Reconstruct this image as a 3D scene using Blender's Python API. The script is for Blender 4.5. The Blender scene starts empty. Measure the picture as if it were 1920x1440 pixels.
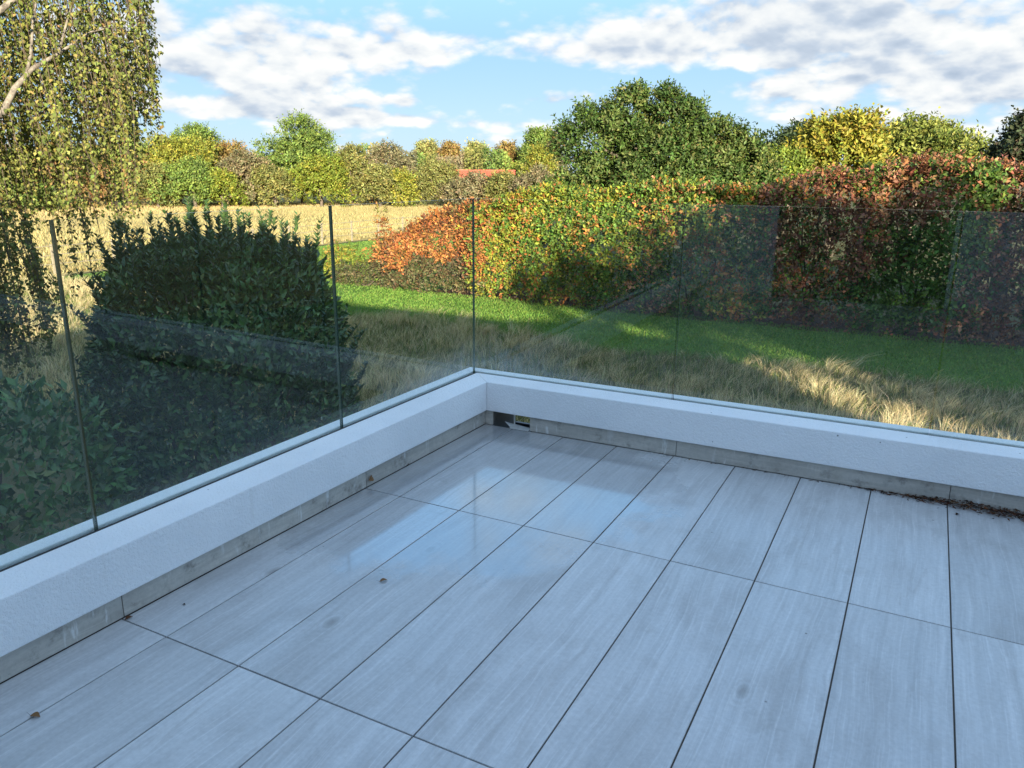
import bpy, math, random
import numpy as np
from mathutils import Matrix, Vector

random.seed(7)
RNG = np.random.default_rng(11)
SC = bpy.context.scene
COL = SC.collection

# ------------------------------------------------------------------ camera
EYE = Vector((2.1829, -2.5461, 1.3703))          # metres above the terrace floor (z = 0)
YAW, PITCH, ROLL = -0.48288, 0.26814, -0.008289
FPX = 1457.4                                     # focal length in pixels of a 1920 wide frame
GZ = -3.0                                        # garden level below the first-floor terrace


def cam_axes():
    cy, sy, cp, sp = math.cos(YAW), math.sin(YAW), math.cos(PITCH), math.sin(PITCH)
    f = Vector((sy * cp, cy * cp, -sp)); r = Vector((cy, -sy, 0)); d = f.cross(r)
    cr, sr = math.cos(ROLL), math.sin(ROLL)
    return cr * r + sr * d, -sr * r + cr * d, f


AR, AD, AF = cam_axes()
cam = bpy.data.cameras.new('camera')
cam.sensor_width = 36.0
cam.lens = FPX / 1920 * 36.0
cam.clip_start = 0.05
cam.clip_end = 6000
camo = bpy.data.objects.new('camera', cam)
COL.objects.link(camo)
m = Matrix((AR, -AD, -AF)).transposed().to_4x4()
m.translation = EYE
camo.matrix_world = m
SC.camera = camo

# ------------------------------------------------------------------ sun, sky, exposure
SUN_AZ = math.radians(141.5)      # from +Y towards +X: low sun behind the house, to the right
SUN_EL = math.radians(11.5)
SKY_STRENGTH = 0.15
SUN_STRENGTH = 4.6
EXPOSURE = 2.07
SC.view_settings.view_transform = 'Standard'
SC.view_settings.look = 'None'
SC.view_settings.gamma = 1
SC.view_settings.use_curve_mapping = False
SC.view_settings.exposure = EXPOSURE

sun = bpy.data.lights.new('sun', 'SUN')
sun.energy = SUN_STRENGTH
sun.angle = math.radians(0.55)
sun.color = (1.0, 0.87, 0.66)
suno = bpy.data.objects.new('sun', sun)
COL.objects.link(suno)
SUN_DIR = Vector((math.sin(SUN_AZ) * math.cos(SUN_EL), math.cos(SUN_AZ) * math.cos(SUN_EL), math.sin(SUN_EL)))
suno.rotation_euler = SUN_DIR.to_track_quat('Z', 'Y').to_euler()
suno.location = (30, -40, 30)

world = bpy.data.worlds.new('World')
SC.world = world
world.use_nodes = True


class NT:
    """small helper for building node trees"""
    def __init__(self, tree):
        self.t = tree
        self.n = tree.nodes
        self.l = tree.links

    def node(self, typ, **kw):
        nd = self.n.new(typ)
        for k, v in kw.items():
            setattr(nd, k, v)
        return nd

    def put(self, sock, v):
        if isinstance(v, bpy.types.NodeSocket):
            self.l.new(v, sock)
        else:
            sock.default_value = v

    def math(self, op, a, b=0.0, c=None, clamp=False):
        nd = self.node('ShaderNodeMath', operation=op, use_clamp=clamp)
        self.put(nd.inputs[0], a); self.put(nd.inputs[1], b)
        if c is not None:
            self.put(nd.inputs[2], c)
        return nd.outputs[0]

    def ramp(self, fac, stops, interp='LINEAR'):
        nd = self.node('ShaderNodeValToRGB')
        nd.color_ramp.interpolation = interp
        el = nd.color_ramp.elements
        while len(el) > 1:
            el.remove(el[-1])
        el[0].position = stops[0][0]; el[0].color = (*stops[0][1], 1)
        for p, c in stops[1:]:
            e = el.new(p); e.color = (*c, 1)
        self.put(nd.inputs[0], fac)
        return nd.outputs[0]

    def maprange(self, v, a, b, c, d, smooth=True):
        nd = self.node('ShaderNodeMapRange', interpolation_type='SMOOTHSTEP' if smooth else 'LINEAR')
        for i, x in enumerate((v, a, b, c, d)):
            self.put(nd.inputs[i], x)
        return nd.outputs[0]

    def mixc(self, fac, a, b, blend='MIX'):
        nd = self.node('ShaderNodeMix', data_type='RGBA', blend_type=blend)
        self.put(nd.inputs[0], fac)
        self.put(nd.inputs[6], a if isinstance(a, bpy.types.NodeSocket) else (*a, 1))
        self.put(nd.inputs[7], b if isinstance(b, bpy.types.NodeSocket) else (*b, 1))
        return nd.outputs[2]

    def noise(self, vec, scale, detail=4, rough=0.55, dist=0.0, dim='3D'):
        nd = self.node('ShaderNodeTexNoise', noise_dimensions=dim)
        if vec is not None:
            self.l.new(vec, nd.inputs['Vector'])
        nd.inputs['Scale'].default_value = scale
        nd.inputs['Detail'].default_value = detail
        nd.inputs['Roughness'].default_value = rough
        nd.inputs['Distortion'].default_value = dist
        return nd.outputs[0]

    def combine(self, x, y, z):
        nd = self.node('ShaderNodeCombineXYZ')
        for i, v in enumerate((x, y, z)):
            self.put(nd.inputs[i], v)
        return nd.outputs[0]

    def separate(self, v):
        nd = self.node('ShaderNodeSeparateXYZ')
        self.l.new(v, nd.inputs[0])
        return nd.outputs


def px_dir(px, py):
    d = AR * ((px - 960) / FPX) + AD * ((py - 720) / FPX) + AF
    return d.normalized()


def azel(px, py):
    d = px_dir(px, py)
    return math.atan2(d.x, d.y), math.atan2(d.z, math.hypot(d.x, d.y))


def build_world():
    w = NT(world.node_tree)
    w.n.clear()
    out = w.node('ShaderNodeOutputWorld')
    bg = w.node('ShaderNodeBackground')
    w.l.new(bg.outputs[0], out.inputs[0])
    sky = w.node('ShaderNodeTexSky', sky_type='NISHITA')
    sky.sun_disc = False
    sky.sun_elevation = SUN_EL
    sky.sun_rotation = SUN_AZ
    sky.air_density = 1.0
    sky.dust_density = 0.35
    sky.ozone_density = 2.2
    tc = w.node('ShaderNodeTexCoord')
    x, y, z = w.separate(tc.outputs['Generated'])
    r = w.math('SQRT', w.math('ADD', w.math('MULTIPLY', x, x), w.math('MULTIPLY', y, y)))
    az = w.math('ARCTAN2', x, y)
    el = w.math('ARCTAN2', z, r)
    # clouds lie in a layer overhead: flat perspective towards the horizon, larger overhead
    k0 = w.math('DIVIDE', 3.9, w.math('ADD', w.math('MAXIMUM', z, 0.0), 0.38))
    px_, py_ = w.math('MULTIPLY', x, k0), w.math('MULTIPLY', y, k0)

    def field(f, det=9):
        v = w.combine(w.math('MULTIPLY', px_, f), w.math('MULTIPLY', py_, f), 0.37)
        big = w.noise(v, 1.0, det, 0.58, 0.12)
        vo = w.node('ShaderNodeTexVoronoi', feature='F1')
        vo.inputs['Scale'].default_value = 2.6; vo.inputs['Detail'].default_value = 1.6; vo.inputs['Roughness'].default_value = 0.55
        w.l.new(v, vo.inputs['Vector'])
        return w.math('ADD', big, w.math('MULTIPLY', w.math('SUBTRACT', 0.42, vo.outputs['Distance']), 0.26))
    n0 = field(1.0)
    n1 = field(0.972, 5)
    # banks of cloud seen in the photograph (centre px, half sizes px, weight)
    banks = [((540, 66), (330, 60), .30), ((430, 135), (200, 42), .32), ((400, 200), (210, 26), .36),
             ((640, 220), (190, 16), .22), ((880, 80), (30, 22), .20), ((740, 188), (45, 9), .22), ((720, 100), (160, 22), .12),
             ((1040, 185), (120, 22), .20), ((980, 235), (190, 17), .15), ((1290, 70), (270, 62), .24),
             ((1180, 105), (160, 30), .14), ((1560, 60), (260, 80), .24), ((1820, 60), (220, 100), .26),
             ((1650, 150), (160, 60), .22), ((1850, 170), (140, 70), .24), ((1480, 165), (110, 32), .15),
             ((1560, 225), (200, 34), .13), ((1840, 250), (160, 24), .13),
             ((1000, 145), (150, 28), -.30), ((1360, 140), (110, 14), -.20), ((980, 30), (90, 50), -.06),
             ((300, 250), (160, 14), -.08), ((820, 250), (120, 14), -.10), ((1240, 150), (60, 30), -.1),
             ((1590, 100), (40, 10), -.2), ((1770, 98), (30, 14), -.25)]
    bias = None
    for (c, s, k) in banks:
        a0, e0 = azel(*c)
        a1, _ = azel(c[0] + s[0], c[1]); _, e1 = azel(c[0], c[1] - s[1])
        sa, se = abs(a1 - a0), abs(e1 - e0)
        da = w.math('MULTIPLY', w.math('SUBTRACT', az, a0), 1 / sa)
        de = w.math('MULTIPLY', w.math('SUBTRACT', el, e0), 1 / se)
        q = w.math('ADD', w.math('MULTIPLY', da, da), w.math('MULTIPLY', de, de))
        g = w.math('MULTIPLY', w.math('EXPONENT', w.math('MULTIPLY', q, -0.9)), k)
        bias = g if bias is None else w.math('ADD', bias, g)
    # away from this stretch of sky broken cloud goes on, thickened to raise the ambient light
    da = w.math('SUBTRACT', az, YAW)
    near = w.math('MULTIPLY', w.maprange(w.math('ABSOLUTE', da), 0.62, 0.95, 1, 0),
                  w.maprange(el, 0.2, 0.32, 1, 0))
    base = w.math('ADD', w.math('MULTIPLY', near, -0.085), 0.12)
    dens = w.math('ADD', w.math('ADD', n0, bias), base)
    dens1 = w.math('ADD', w.math('ADD', n1, bias), base)
    alpha = w.maprange(dens, 0.46, 0.68, 0, 1)
    lit = w.math('SUBTRACT', n0, n1)
    lit = w.math('ADD', w.math('MULTIPLY', lit, 2.3), 0.72)
    thick = w.maprange(dens, 0.64, 1.0, 0, 0.34)
    lit = w.math('SUBTRACT', lit, thick, clamp=True)
    ccol = w.ramp(lit, [(0, (.42, .52, .66)), (0.35, (.58, .67, .79)), (0.65, (.86, .90, .93)), (1, (1.05, 1.05, 1.02))])
    veil_v = w.combine(w.math('MULTIPLY', px_, 0.35), w.math('MULTIPLY', py_, 0.9), 4.2)
    veil = w.maprange(w.noise(veil_v, 1.0, 5, 0.55, 0.4), 0.36, 0.66, 0.2, 0.8)
    blue = w.mixc(1.0, sky.outputs[0], (0.72, 0.90, 1.02), 'MULTIPLY')
    vs = w.node('ShaderNodeVectorMath', operation='SCALE'); w.l.new(blue, vs.inputs[0]); vs.inputs[3].default_value = 1.0
    hz = w.maprange(el, 0.12, 0.55, 0.955, 0.25)
    veil = w.math('MAXIMUM', veil, hz)
    pale = w.mixc(w.maprange(el, 0.0, 0.16, 1, 0), (0.62, 1.02, 1.50), (0.88, 1.18, 1.48))
    skyc = w.mixc(veil, vs.outputs[0], pale)
    cl = w.node('ShaderNodeVectorMath', operation='SCALE'); w.l.new(ccol, cl.inputs[0]); cl.inputs[3].default_value = 1.62
    fin = w.mixc(alpha, skyc, cl.outputs[0])
    w.l.new(fin, bg.inputs['Color'])
    bg.inputs['Strength'].default_value = SKY_STRENGTH


build_world()

# ------------------------------------------------------------------ small helpers


def tag(o, label=None, cat=None, group=None, kind=None):
    if label: o['label'] = label
    if cat: o['category'] = cat
    if group: o['group'] = group
    if kind: o['kind'] = kind
    return o


def link(o, parent=None):
    COL.objects.link(o)
    if parent is not None:
        o.parent = parent
    return o


def empty(name, loc=(0, 0, 0)):
    o = bpy.data.objects.new(name, None)
    o.empty_display_size = 0.2
    COL.objects.link(o)
    o.location = loc
    return o


def np_mesh(name, V, F, mat, colors=None, smooth=False):
    """mesh from vertex array (n,3) and face index array (m,k)"""
    V = np.asarray(V, np.float32); F = np.asarray(F, np.int32)
    me = bpy.data.meshes.new(name)
    k = F.shape[1]
    me.vertices.add(len(V)); me.vertices.foreach_set('co', V.ravel())
    me.loops.add(F.size); me.loops.foreach_set('vertex_index', F.ravel())
    me.polygons.add(len(F))
    me.polygons.foreach_set('loop_start', np.arange(0, F.size, k, dtype=np.int32))
    me.polygons.foreach_set('loop_total', np.full(len(F), k, np.int32))
    if smooth:
        me.polygons.foreach_set('use_smooth', np.ones(len(F), bool))
    if colors is not None:
        a = me.attributes.new('leaf_color', 'FLOAT_COLOR', 'POINT')
        c = np.ones((len(V), 4), np.float32); c[:, :3] = colors
        a.data.foreach_set('color', c.ravel())
    me.update(calc_edges=True)
    if mat is not None:
        me.materials.append(mat)
    return me


class MB:
    """collects boxes, tubes and free polygons into one mesh"""
    def __init__(self):
        self.v = []; self.f = []

    def poly(self, pts, faces):
        b = len(self.v)
        self.v += [tuple(p) for p in pts]
        self.f += [tuple(b + i for i in f) for f in faces]
        return self

    def box(self, a, b, xf=None):
        (x0, y0, z0), (x1, y1, z1) = a, b
        P = [(x0, y0, z0), (x1, y0, z0), (x1, y1, z0), (x0, y1, z0), (x0, y0, z1), (x1, y0, z1), (x1, y1, z1), (x0, y1, z1)]
        if xf: P = [xf(p) for p in P]
        return self.poly(P, [(0, 3, 2, 1), (4, 5, 6, 7), (0, 1, 5, 4), (1, 2, 6, 5), (2, 3, 7, 6), (3, 0, 4, 7)])

    def tube(self, pts, rad, n=7):
        pts = [Vector(p) for p in pts]
        rings = []
        for i, p in enumerate(pts):
            t = (pts[min(i + 1, len(pts) - 1)] - pts[max(i - 1, 0)]).normalized()
            u = t.cross(Vector((0.31, 0.17, 0.93)))
            if u.length < 1e-3: u = t.cross(Vector((1, 0, 0)))
            u.normalize(); w = t.cross(u)
            r = rad[i] if hasattr(rad, '__len__') else rad
            rings.append([p + (u * math.cos(a) + w * math.sin(a)) * r for a in [2 * math.pi * k / n for k in range(n)]])
        P = [q for rg in rings for q in rg]
        F = []
        for i in range(len(rings) - 1):
            for k in range(n):
                a = i * n + k; b = i * n + (k + 1) % n
                F.append((a, b, b + n, a + n))
        F.append(tuple(range(n - 1, -1, -1)))
        F.append(tuple((len(rings) - 1) * n + k for k in range(n)))
        return self.poly(P, F)

    def mesh(self, name, mat, bevel=0.0, smooth=False):
        me = bpy.data.meshes.new(name)
        me.from_pydata(self.v, [], self.f)
        if smooth:
            me.polygons.foreach_set('use_smooth', np.ones(len(me.polygons), bool))
        me.update()
        if mat: me.materials.append(mat)
        return me

    def build(self, name, mat, parent=None, bevel=0.0, smooth=False):
        me = self.mesh(name, mat, smooth=smooth)
        o = link(bpy.data.objects.new(name, me), parent)
        if bevel:
            b = o.modifiers.new('bevel', 'BEVEL'); b.width = bevel; b.segments = 2; b.limit_method = 'ANGLE'
        return o


def new_mat(name):
    mt = bpy.data.materials.new(name)
    mt.use_nodes = True
    n = NT(mt.node_tree)
    n.n.clear()
    out = n.node('ShaderNodeOutputMaterial')
    return mt, n, out


def principled(n, out, **kw):
    p = n.node('ShaderNodeBsdfPrincipled')
    for k, v in kw.items():
        n.put(p.inputs[k.replace('_', ' ')], v if not (isinstance(v, tuple) and len(v) == 3) else (*v, 1))
    n.l.new(p.outputs[0], out.inputs[0])
    return p


def bump(n, p, h, strength=0.3, dist=0.01):
    b = n.node('ShaderNodeBump')
    b.inputs['Strength'].default_value = strength
    b.inputs['Distance'].default_value = dist
    n.l.new(h, b.inputs['Height'])
    n.l.new(b.outputs[0], p.inputs['Normal'])


# ------------------------------------------------------------------ materials
def mat_plain(name, col, rough=0.7, metallic=0.0, var=0.15, scale=8.0):
    mt, n, out = new_mat(name)
    tc = n.node('ShaderNodeTexCoord')
    f = n.noise(tc.outputs['Object'], scale, 5)
    c = n.mixc(f, tuple(x * (1 - var) for x in col), tuple(min(1, x * (1 + var)) for x in col))
    principled(n, out, Base_Color=c, Roughness=rough, Metallic=metallic)
    return mt


def mat_render_white():
    mt, n, out = new_mat('white_render')
    g = n.node('ShaderNodeNewGeometry')
    pos = g.outputs['Position']
    fine = n.noise(pos, 330, 3, 0.6)
    mid = n.noise(pos, 95, 3, 0.6)
    grime = n.noise(pos, 2.6, 6, 0.6)
    # thin run-off stains on the faces
    sx, sy, sz = n.separate(pos)
    runs = n.noise(n.combine(n.math('MULTIPLY', sx, 34), n.math('MULTIPLY', sy, 34), n.math('MULTIPLY', sz, 2.5)), 1.0, 4, 0.6)
    c = n.mixc(n.maprange(grime, 0.35, 0.75, 0, 1), (.88, .885, .89), (.80, .81, .82))
    c = n.mixc(n.maprange(runs, 0.60, 0.80, 0, 0.22), c, (.60, .58, .53))
    # pin specks of dirt
    vo = n.node('ShaderNodeTexVoronoi'); vo.inputs['Scale'].default_value = 15; n.l.new(pos, vo.inputs['Vector'])
    spk = n.math('MULTIPLY', n.maprange(vo.outputs['Distance'], 0.03, 0.075, 1, 0), n.maprange(n.noise(pos, 6.3, 2), 0.54, 0.58, 0, 1))
    c = n.mixc(n.math('MULTIPLY', spk, 0.85), c, (.07, .06, .05))
    p = principled(n, out, Base_Color=c, Roughness=0.85)
    h = n.math('ADD', n.math('MULTIPLY', fine, 0.5), mid)
    bump(n, p, h, 0.9, 0.006)
    return mt


def mat_tile(skirting=False):
    mt, n, out = new_mat('skirting_porcelain' if skirting else 'wood_look_porcelain')
    tc = n.node('ShaderNodeTexCoord')
    oi = n.node('ShaderNodeObjectInfo')
    x, y, z = n.separate(tc.outputs['Object'])
    rnd = n.math('MULTIPLY', oi.outputs['Random'], 71.0)
    if skirting:
        x, y = z, n.math('ADD', x, y)
    # slow warp makes the grain wander and close round knots
    wv = n.combine(n.math('MULTIPLY', x, 2.4), n.math('MULTIPLY', y, 1.3), rnd)
    warp = n.noise(wv, 1.0, 3, 0.5)
    wx = n.math('ADD', x, n.math('MULTIPLY', warp, 0.09))
    v1 = n.combine(n.math('MULTIPLY', wx, 46), n.math('MULTIPLY', y, 1.6), rnd)
    fine = n.noise(v1, 1.0, 6, 0.62)
    v2 = n.combine(n.math('MULTIPLY', wx, 150), n.math('MULTIPLY', y, 3.2), rnd)
    hair = n.noise(v2, 1.0, 4, 0.6)
    v3 = n.combine(n.math('MULTIPLY', x, 5.5), n.math('MULTIPLY', y, 2.2), rnd)
    cloud = n.noise(v3, 1.0, 6, 0.62, 0.3)
    v5 = n.combine(n.math('MULTIPLY', wx, 16), n.math('MULTIPLY', y, 2.0), n.math('ADD', rnd, 9))
    veins = n.noise(v5, 1.0, 5, 0.6, 0.9)
    base = n.ramp(fine, [(0.25, (.42, .425, .425)), (0.5, (.50, .505, .505)), (0.75, (.575, .58, .58))])
    base = n.mixc(n.maprange(cloud, 0.43, 0.70, 0, 0.62), base, (.36, .355, .35))
    base = n.mixc(n.maprange(hair, 0.50, 0.72, 0, 0.42), base, (.67, .67, .67))
    base = n.mixc(n.maprange(veins, 0.58, 0.68, 0, 0.38), base, (.35, .34, .33))
    g = n.node('ShaderNodeNewGeometry')
    pos = g.outputs['Position']
    vo = n.node('ShaderNodeTexVoronoi'); vo.inputs['Scale'].default_value = 9; n.l.new(pos, vo.inputs['Vector'])
    spk = n.math('MULTIPLY', n.maprange(vo.outputs['Distance'], 0.02, 0.045, 1, 0), n.maprange(n.noise(pos, 4.1, 2), 0.50, 0.56, 0, 1))
    base = n.mixc(n.math('MULTIPLY', spk, 0.8), base, (.06, .045, .035))
    smudge = n.noise(pos, 6.0, 5, 0.6)
    base = n.mixc(n.maprange(smudge, 0.55, 0.75, 0, 0.22), base, (.25, .235, .21))
    # printed knots, few and far between
    kv = n.node('ShaderNodeTexVoronoi'); kv.inputs['Scale'].default_value = 1.0
    n.l.new(n.combine(n.math('MULTIPLY', wx, 5.0), n.math('MULTIPLY', y, 2.6), rnd), kv.inputs['Vector'])
    kr = n.separate(kv.outputs['Color'])[0]
    rare = n.maprange(kr, 0.80, 0.82, 0, 1)
    knot = n.math('MULTIPLY', n.maprange(kv.outputs['Distance'], 0.03, 0.11, 1, 0), rare)
    ring = n.math('MULTIPLY', n.math('MULTIPLY', n.math('ADD', n.math('SINE', n.math('MULTIPLY', kv.outputs['Distance'], 95)), 1.0), 0.5), n.math('MULTIPLY', n.maprange(kv.outputs['Distance'], 0.06, 0.30, 0.22, 0), rare))
    base = n.mixc(n.math('MULTIPLY', knot, 0.55), base, (.20, .18, .16))
    base = n.mixc(ring, base, (.28, .26, .24))
    mott = n.maprange(n.noise(tc.outputs['Object'], 70, 4, 0.7), 0.3, 0.7, 0.90, 1.08, False)
    ms = n.node('ShaderNodeVectorMath', operation='SCALE'); n.l.new(base, ms.inputs[0]); n.put(ms.inputs[3], mott)
    base = ms.outputs[0]
    tint = n.maprange(oi.outputs['Random'], 0, 1, 0.93, 1.07, False)
    sc = n.node('ShaderNodeVectorMath', operation='SCALE'); n.l.new(base, sc.inputs[0]); n.put(sc.inputs[3], tint)
    base = sc.outputs[0]
    if skirting:
        base = n.mixc(1.0, base, (.97, .90, .80), 'MULTIPLY')
        # limescale runs below the render edge
        px, py, pz = n.separate(pos)
        rv = n.combine(n.math('MULTIPLY', px, 26), n.math('MULTIPLY', py, 26), n.math('MULTIPLY', pz, 5))
        rr = n.noise(rv, 1.0, 4, 0.65)
        patch = n.noise(pos, 3.2, 2)
        base = n.mixc(n.math('MULTIPLY', n.maprange(rr, 0.56, 0.66, 0, 0.75), n.maprange(patch, 0.42, 0.55, 0, 1)), base, (.70, .70, .68))
        base = n.mixc(n.maprange(n.noise(pos, 11, 5, 0.7), 0.52, 0.74, 0, 0.75), base, (.13, .115, .10))
        p = principled(n, out, Base_Color=base, Roughness=0.5)
        bump(n, p, fine, 0.15, 0.002)
        return mt
    # rain water still lies in a thin film near the outlet in the corner
    px, py, pz = n.separate(pos)
    edge = n.math('MULTIPLY', n.math('SUBTRACT', n.noise(pos, 3.3, 5, 0.62), 0.5), 0.9)
    dx = n.math('DIVIDE', n.math('SUBTRACT', px, 0.45), 0.86)
    dy = n.math('DIVIDE', n.math('SUBTRACT', py, 0.45), 1.05)
    q = n.math('SQRT', n.math('ADD', n.math('MULTIPLY', dx, dx), n.math('MULTIPLY', dy, dy)))
    wet = n.maprange(n.math('ADD', q, edge), 0.86, 1.10, 1, 0)
    dry = n.maprange(cloud, 0.3, 0.7, 0.30, 0.44)
    rough = n.math('ADD', n.math('MULTIPLY', wet, n.math('SUBTRACT', 0.12, dry)), dry)
    base = n.mixc(n.math('MULTIPLY', wet, 0.30), base, (.16, .165, .17))
    p = principled(n, out, Base_Color=base, Roughness=rough, IOR=1.52)
    n.put(p.inputs['Specular IOR Level'], n.math('ADD', 0.6, n.math('MULTIPLY', wet, 0.2)))
    n.put(p.inputs['Coat Weight'], n.math('MULTIPLY', wet, 0.8))
    p.inputs['Coat Roughness'].default_value = 0.075
    p.inputs['Coat IOR'].default_value = 1.6
    h = n.math('ADD', fine, n.math('MULTIPLY', hair, 0.6))
    bm = n.node('ShaderNodeBump')
    bm.inputs['Distance'].default_value = 0.0016
    n.put(bm.inputs['Strength'], n.math('MULTIPLY', n.math('SUBTRACT', 1.0, wet), 0.28))
    n.l.new(h, bm.inputs['Height']); n.l.new(bm.outputs[0], p.inputs['Normal'])
    return mt


def mat_glass(z0=0.25):
    """clear toughened glass: both faces of the pane reflect; dried spray and lime near the foot"""
    mt, n, out = new_mat('toughened_glass')
    g = n.node('ShaderNodeNewGeometry')
    fr = n.node('ShaderNodeFresnel'); fr.inputs['IOR'].default_value = 1.52
    front = n.math('SUBTRACT', 1.0, g.outputs['Backfacing'])
    f2 = n.math('MULTIPLY', n.math('MULTIPLY', fr.outputs[0], 1.25), front, clamp=True)
    tr = n.node('ShaderNodeBsdfTransparent'); tr.inputs[0].default_value = (.945, .972, .958, 1)
    gl = n.node('ShaderNodeBsdfGlossy'); gl.inputs['Roughness'].default_value = 0.0
    gl.inputs['Color'].default_value = (.97, 1, .99, 1)
    mx = n.node('ShaderNodeMixShader'); n.put(mx.inputs[0], f2)
    n.l.new(tr.outputs[0], mx.inputs[1]); n.l.new(gl.outputs[0], mx.inputs[2])
    pos = g.outputs['Position']
    x, y, z = n.separate(pos)
    hgt = n.math('SUBTRACT', z, z0)
    streak = n.noise(n.combine(n.math('MULTIPLY', x, 60), n.math('MULTIPLY', y, 60), n.math('MULTIPLY', z, 3.0)), 1.0, 5, 0.65)
    blot = n.noise(pos, 4.2, 4, 0.6)
    cdx = n.math('ADD', x, 0.03); cdy = n.math('SUBTRACT', y, 1.2)
    cd = n.math('SQRT', n.math('ADD', n.math('MULTIPLY', cdx, cdx), n.math('MULTIPLY', cdy, cdy)))
    corner = n.maprange(cd, 0.1, 1.1, 1.0, 0.0)
    reach = n.math('ADD', n.math('ADD', 0.04, n.math('MULTIPLY', corner, 0.16)), n.math('MULTIPLY', n.maprange(blot, 0.35, 0.72, 0.0, 1), 0.09))
    k = n.math('SUBTRACT', 1.0, n.math('DIVIDE', hgt, reach), clamp=True)
    k = n.math('MULTIPLY', n.math('POWER', k, 1.3), n.maprange(streak, 0.30, 0.70, 0.35, 1.0))
    haze = n.math('ADD', n.math('MULTIPLY', n.math('MULTIPLY', k, n.math('ADD', 0.15, n.math('MULTIPLY', corner, 0.27))), n.maprange(hgt, 0.004, 0.045, 0.12, 1)), n.maprange(n.noise(pos, 1.7, 4, 0.6), 0.45, 0.8, 0.001, 0.009))
    dv = n.node('ShaderNodeTexVoronoi'); dv.inputs['Scale'].default_value = 75; n.l.new(pos, dv.inputs['Vector'])
    drops = n.math('MULTIPLY', n.maprange(dv.outputs['Distance'], 0.10, 0.22, 0.06, 0), n.maprange(n.noise(pos, 2.6, 3), 0.50, 0.66, 0, 1))
    smear = n.maprange(n.noise(n.combine(n.math('MULTIPLY', x, 7), n.math('MULTIPLY', y, 7), n.math('MULTIPLY', z, 1.6)), 1.0, 6, 0.65, 0.6), 0.60, 0.80, 0, 0.008)
    haze = n.math('ADD', n.math('ADD', haze, drops), smear)
    haze = n.math('MULTIPLY', haze, front)
    df = n.node('ShaderNodeBsdfDiffuse'); df.inputs[0].default_value = (.75, .80, .80, 1)
    mx2 = n.node('ShaderNodeMixShader'); n.put(mx2.inputs[0], haze)
    n.l.new(mx.outputs[0], mx2.inputs[1]); n.l.new(df.outputs[0], mx2.inputs[2])
    n.l.new(mx2.outputs[0], out.inputs[0])
    return mt


def mat_glass_edge():
    mt, n, out = new_mat('glass_edge')
    p = principled(n, out, Base_Color=(.06, .105, .08), Roughness=0.15)
    p.inputs['Specular IOR Level'].default_value = 0.7
    return mt


def mat_leaf(name, trans=0.30, spec=0.25, rough=0.5):
    """leaf: colour of each leaf is stored on it; light shines partly through"""
    mt, n, out = new_mat(name)
    at = n.node('ShaderNodeAttribute', attribute_name='leaf_color')
    c = at.outputs['Color']
    p = n.node('ShaderNodeBsdfPrincipled')
    n.l.new(c, p.inputs['Base Color'])
    p.inputs['Roughness'].default_value = rough
    p.inputs['Specular IOR Level'].default_value = spec
    t = n.node('ShaderNodeBsdfTranslucent')
    tcol = n.mixc(1.0, c, (1.15, 1.05, .6), 'MULTIPLY')
    n.l.new(tcol, t.inputs[0])
    mx = n.node('ShaderNodeMixShader'); mx.inputs[0].default_value = trans
    n.l.new(p.outputs[0], mx.inputs[1]); n.l.new(t.outputs[0], mx.inputs[2])
    n.l.new(mx.outputs[0], out.inputs[0])
    return mt


def mat_bark(name, a, b, scale=14):
    mt, n, out = new_mat(name)
    g = n.node('ShaderNodeNewGeometry')
    f = n.noise(g.outputs['Position'], scale, 6, 0.65)
    c = n.ramp(f, [(0.35, a), (0.62, b)])
    p = principled(n, out, Base_Color=c, Roughness=0.85)
    bump(n, p, f, 0.5, 0.02)
    return mt


def mat_ground(name, stops, scale, fine=40.0):
    mt, n, out = new_mat(name)
    g = n.node('ShaderNodeNewGeometry')
    f = n.noise(g.outputs['Position'], scale, 7, 0.62)
    c = n.ramp(f, stops)
    f2 = n.noise(g.outputs['Position'], fine, 3, 0.6)
    c = n.mixc(n.maprange(f2, 0.3, 0.7, 0, 0.35), c, tuple(x * 0.55 for x in stops[0][1]))
    p = principled(n, out, Base_Color=c, Roughness=0.95)
    p.inputs['Specular IOR Level'].default_value = 0.1
    bump(n, p, f2, 0.6, 0.05)
    return mt


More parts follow.
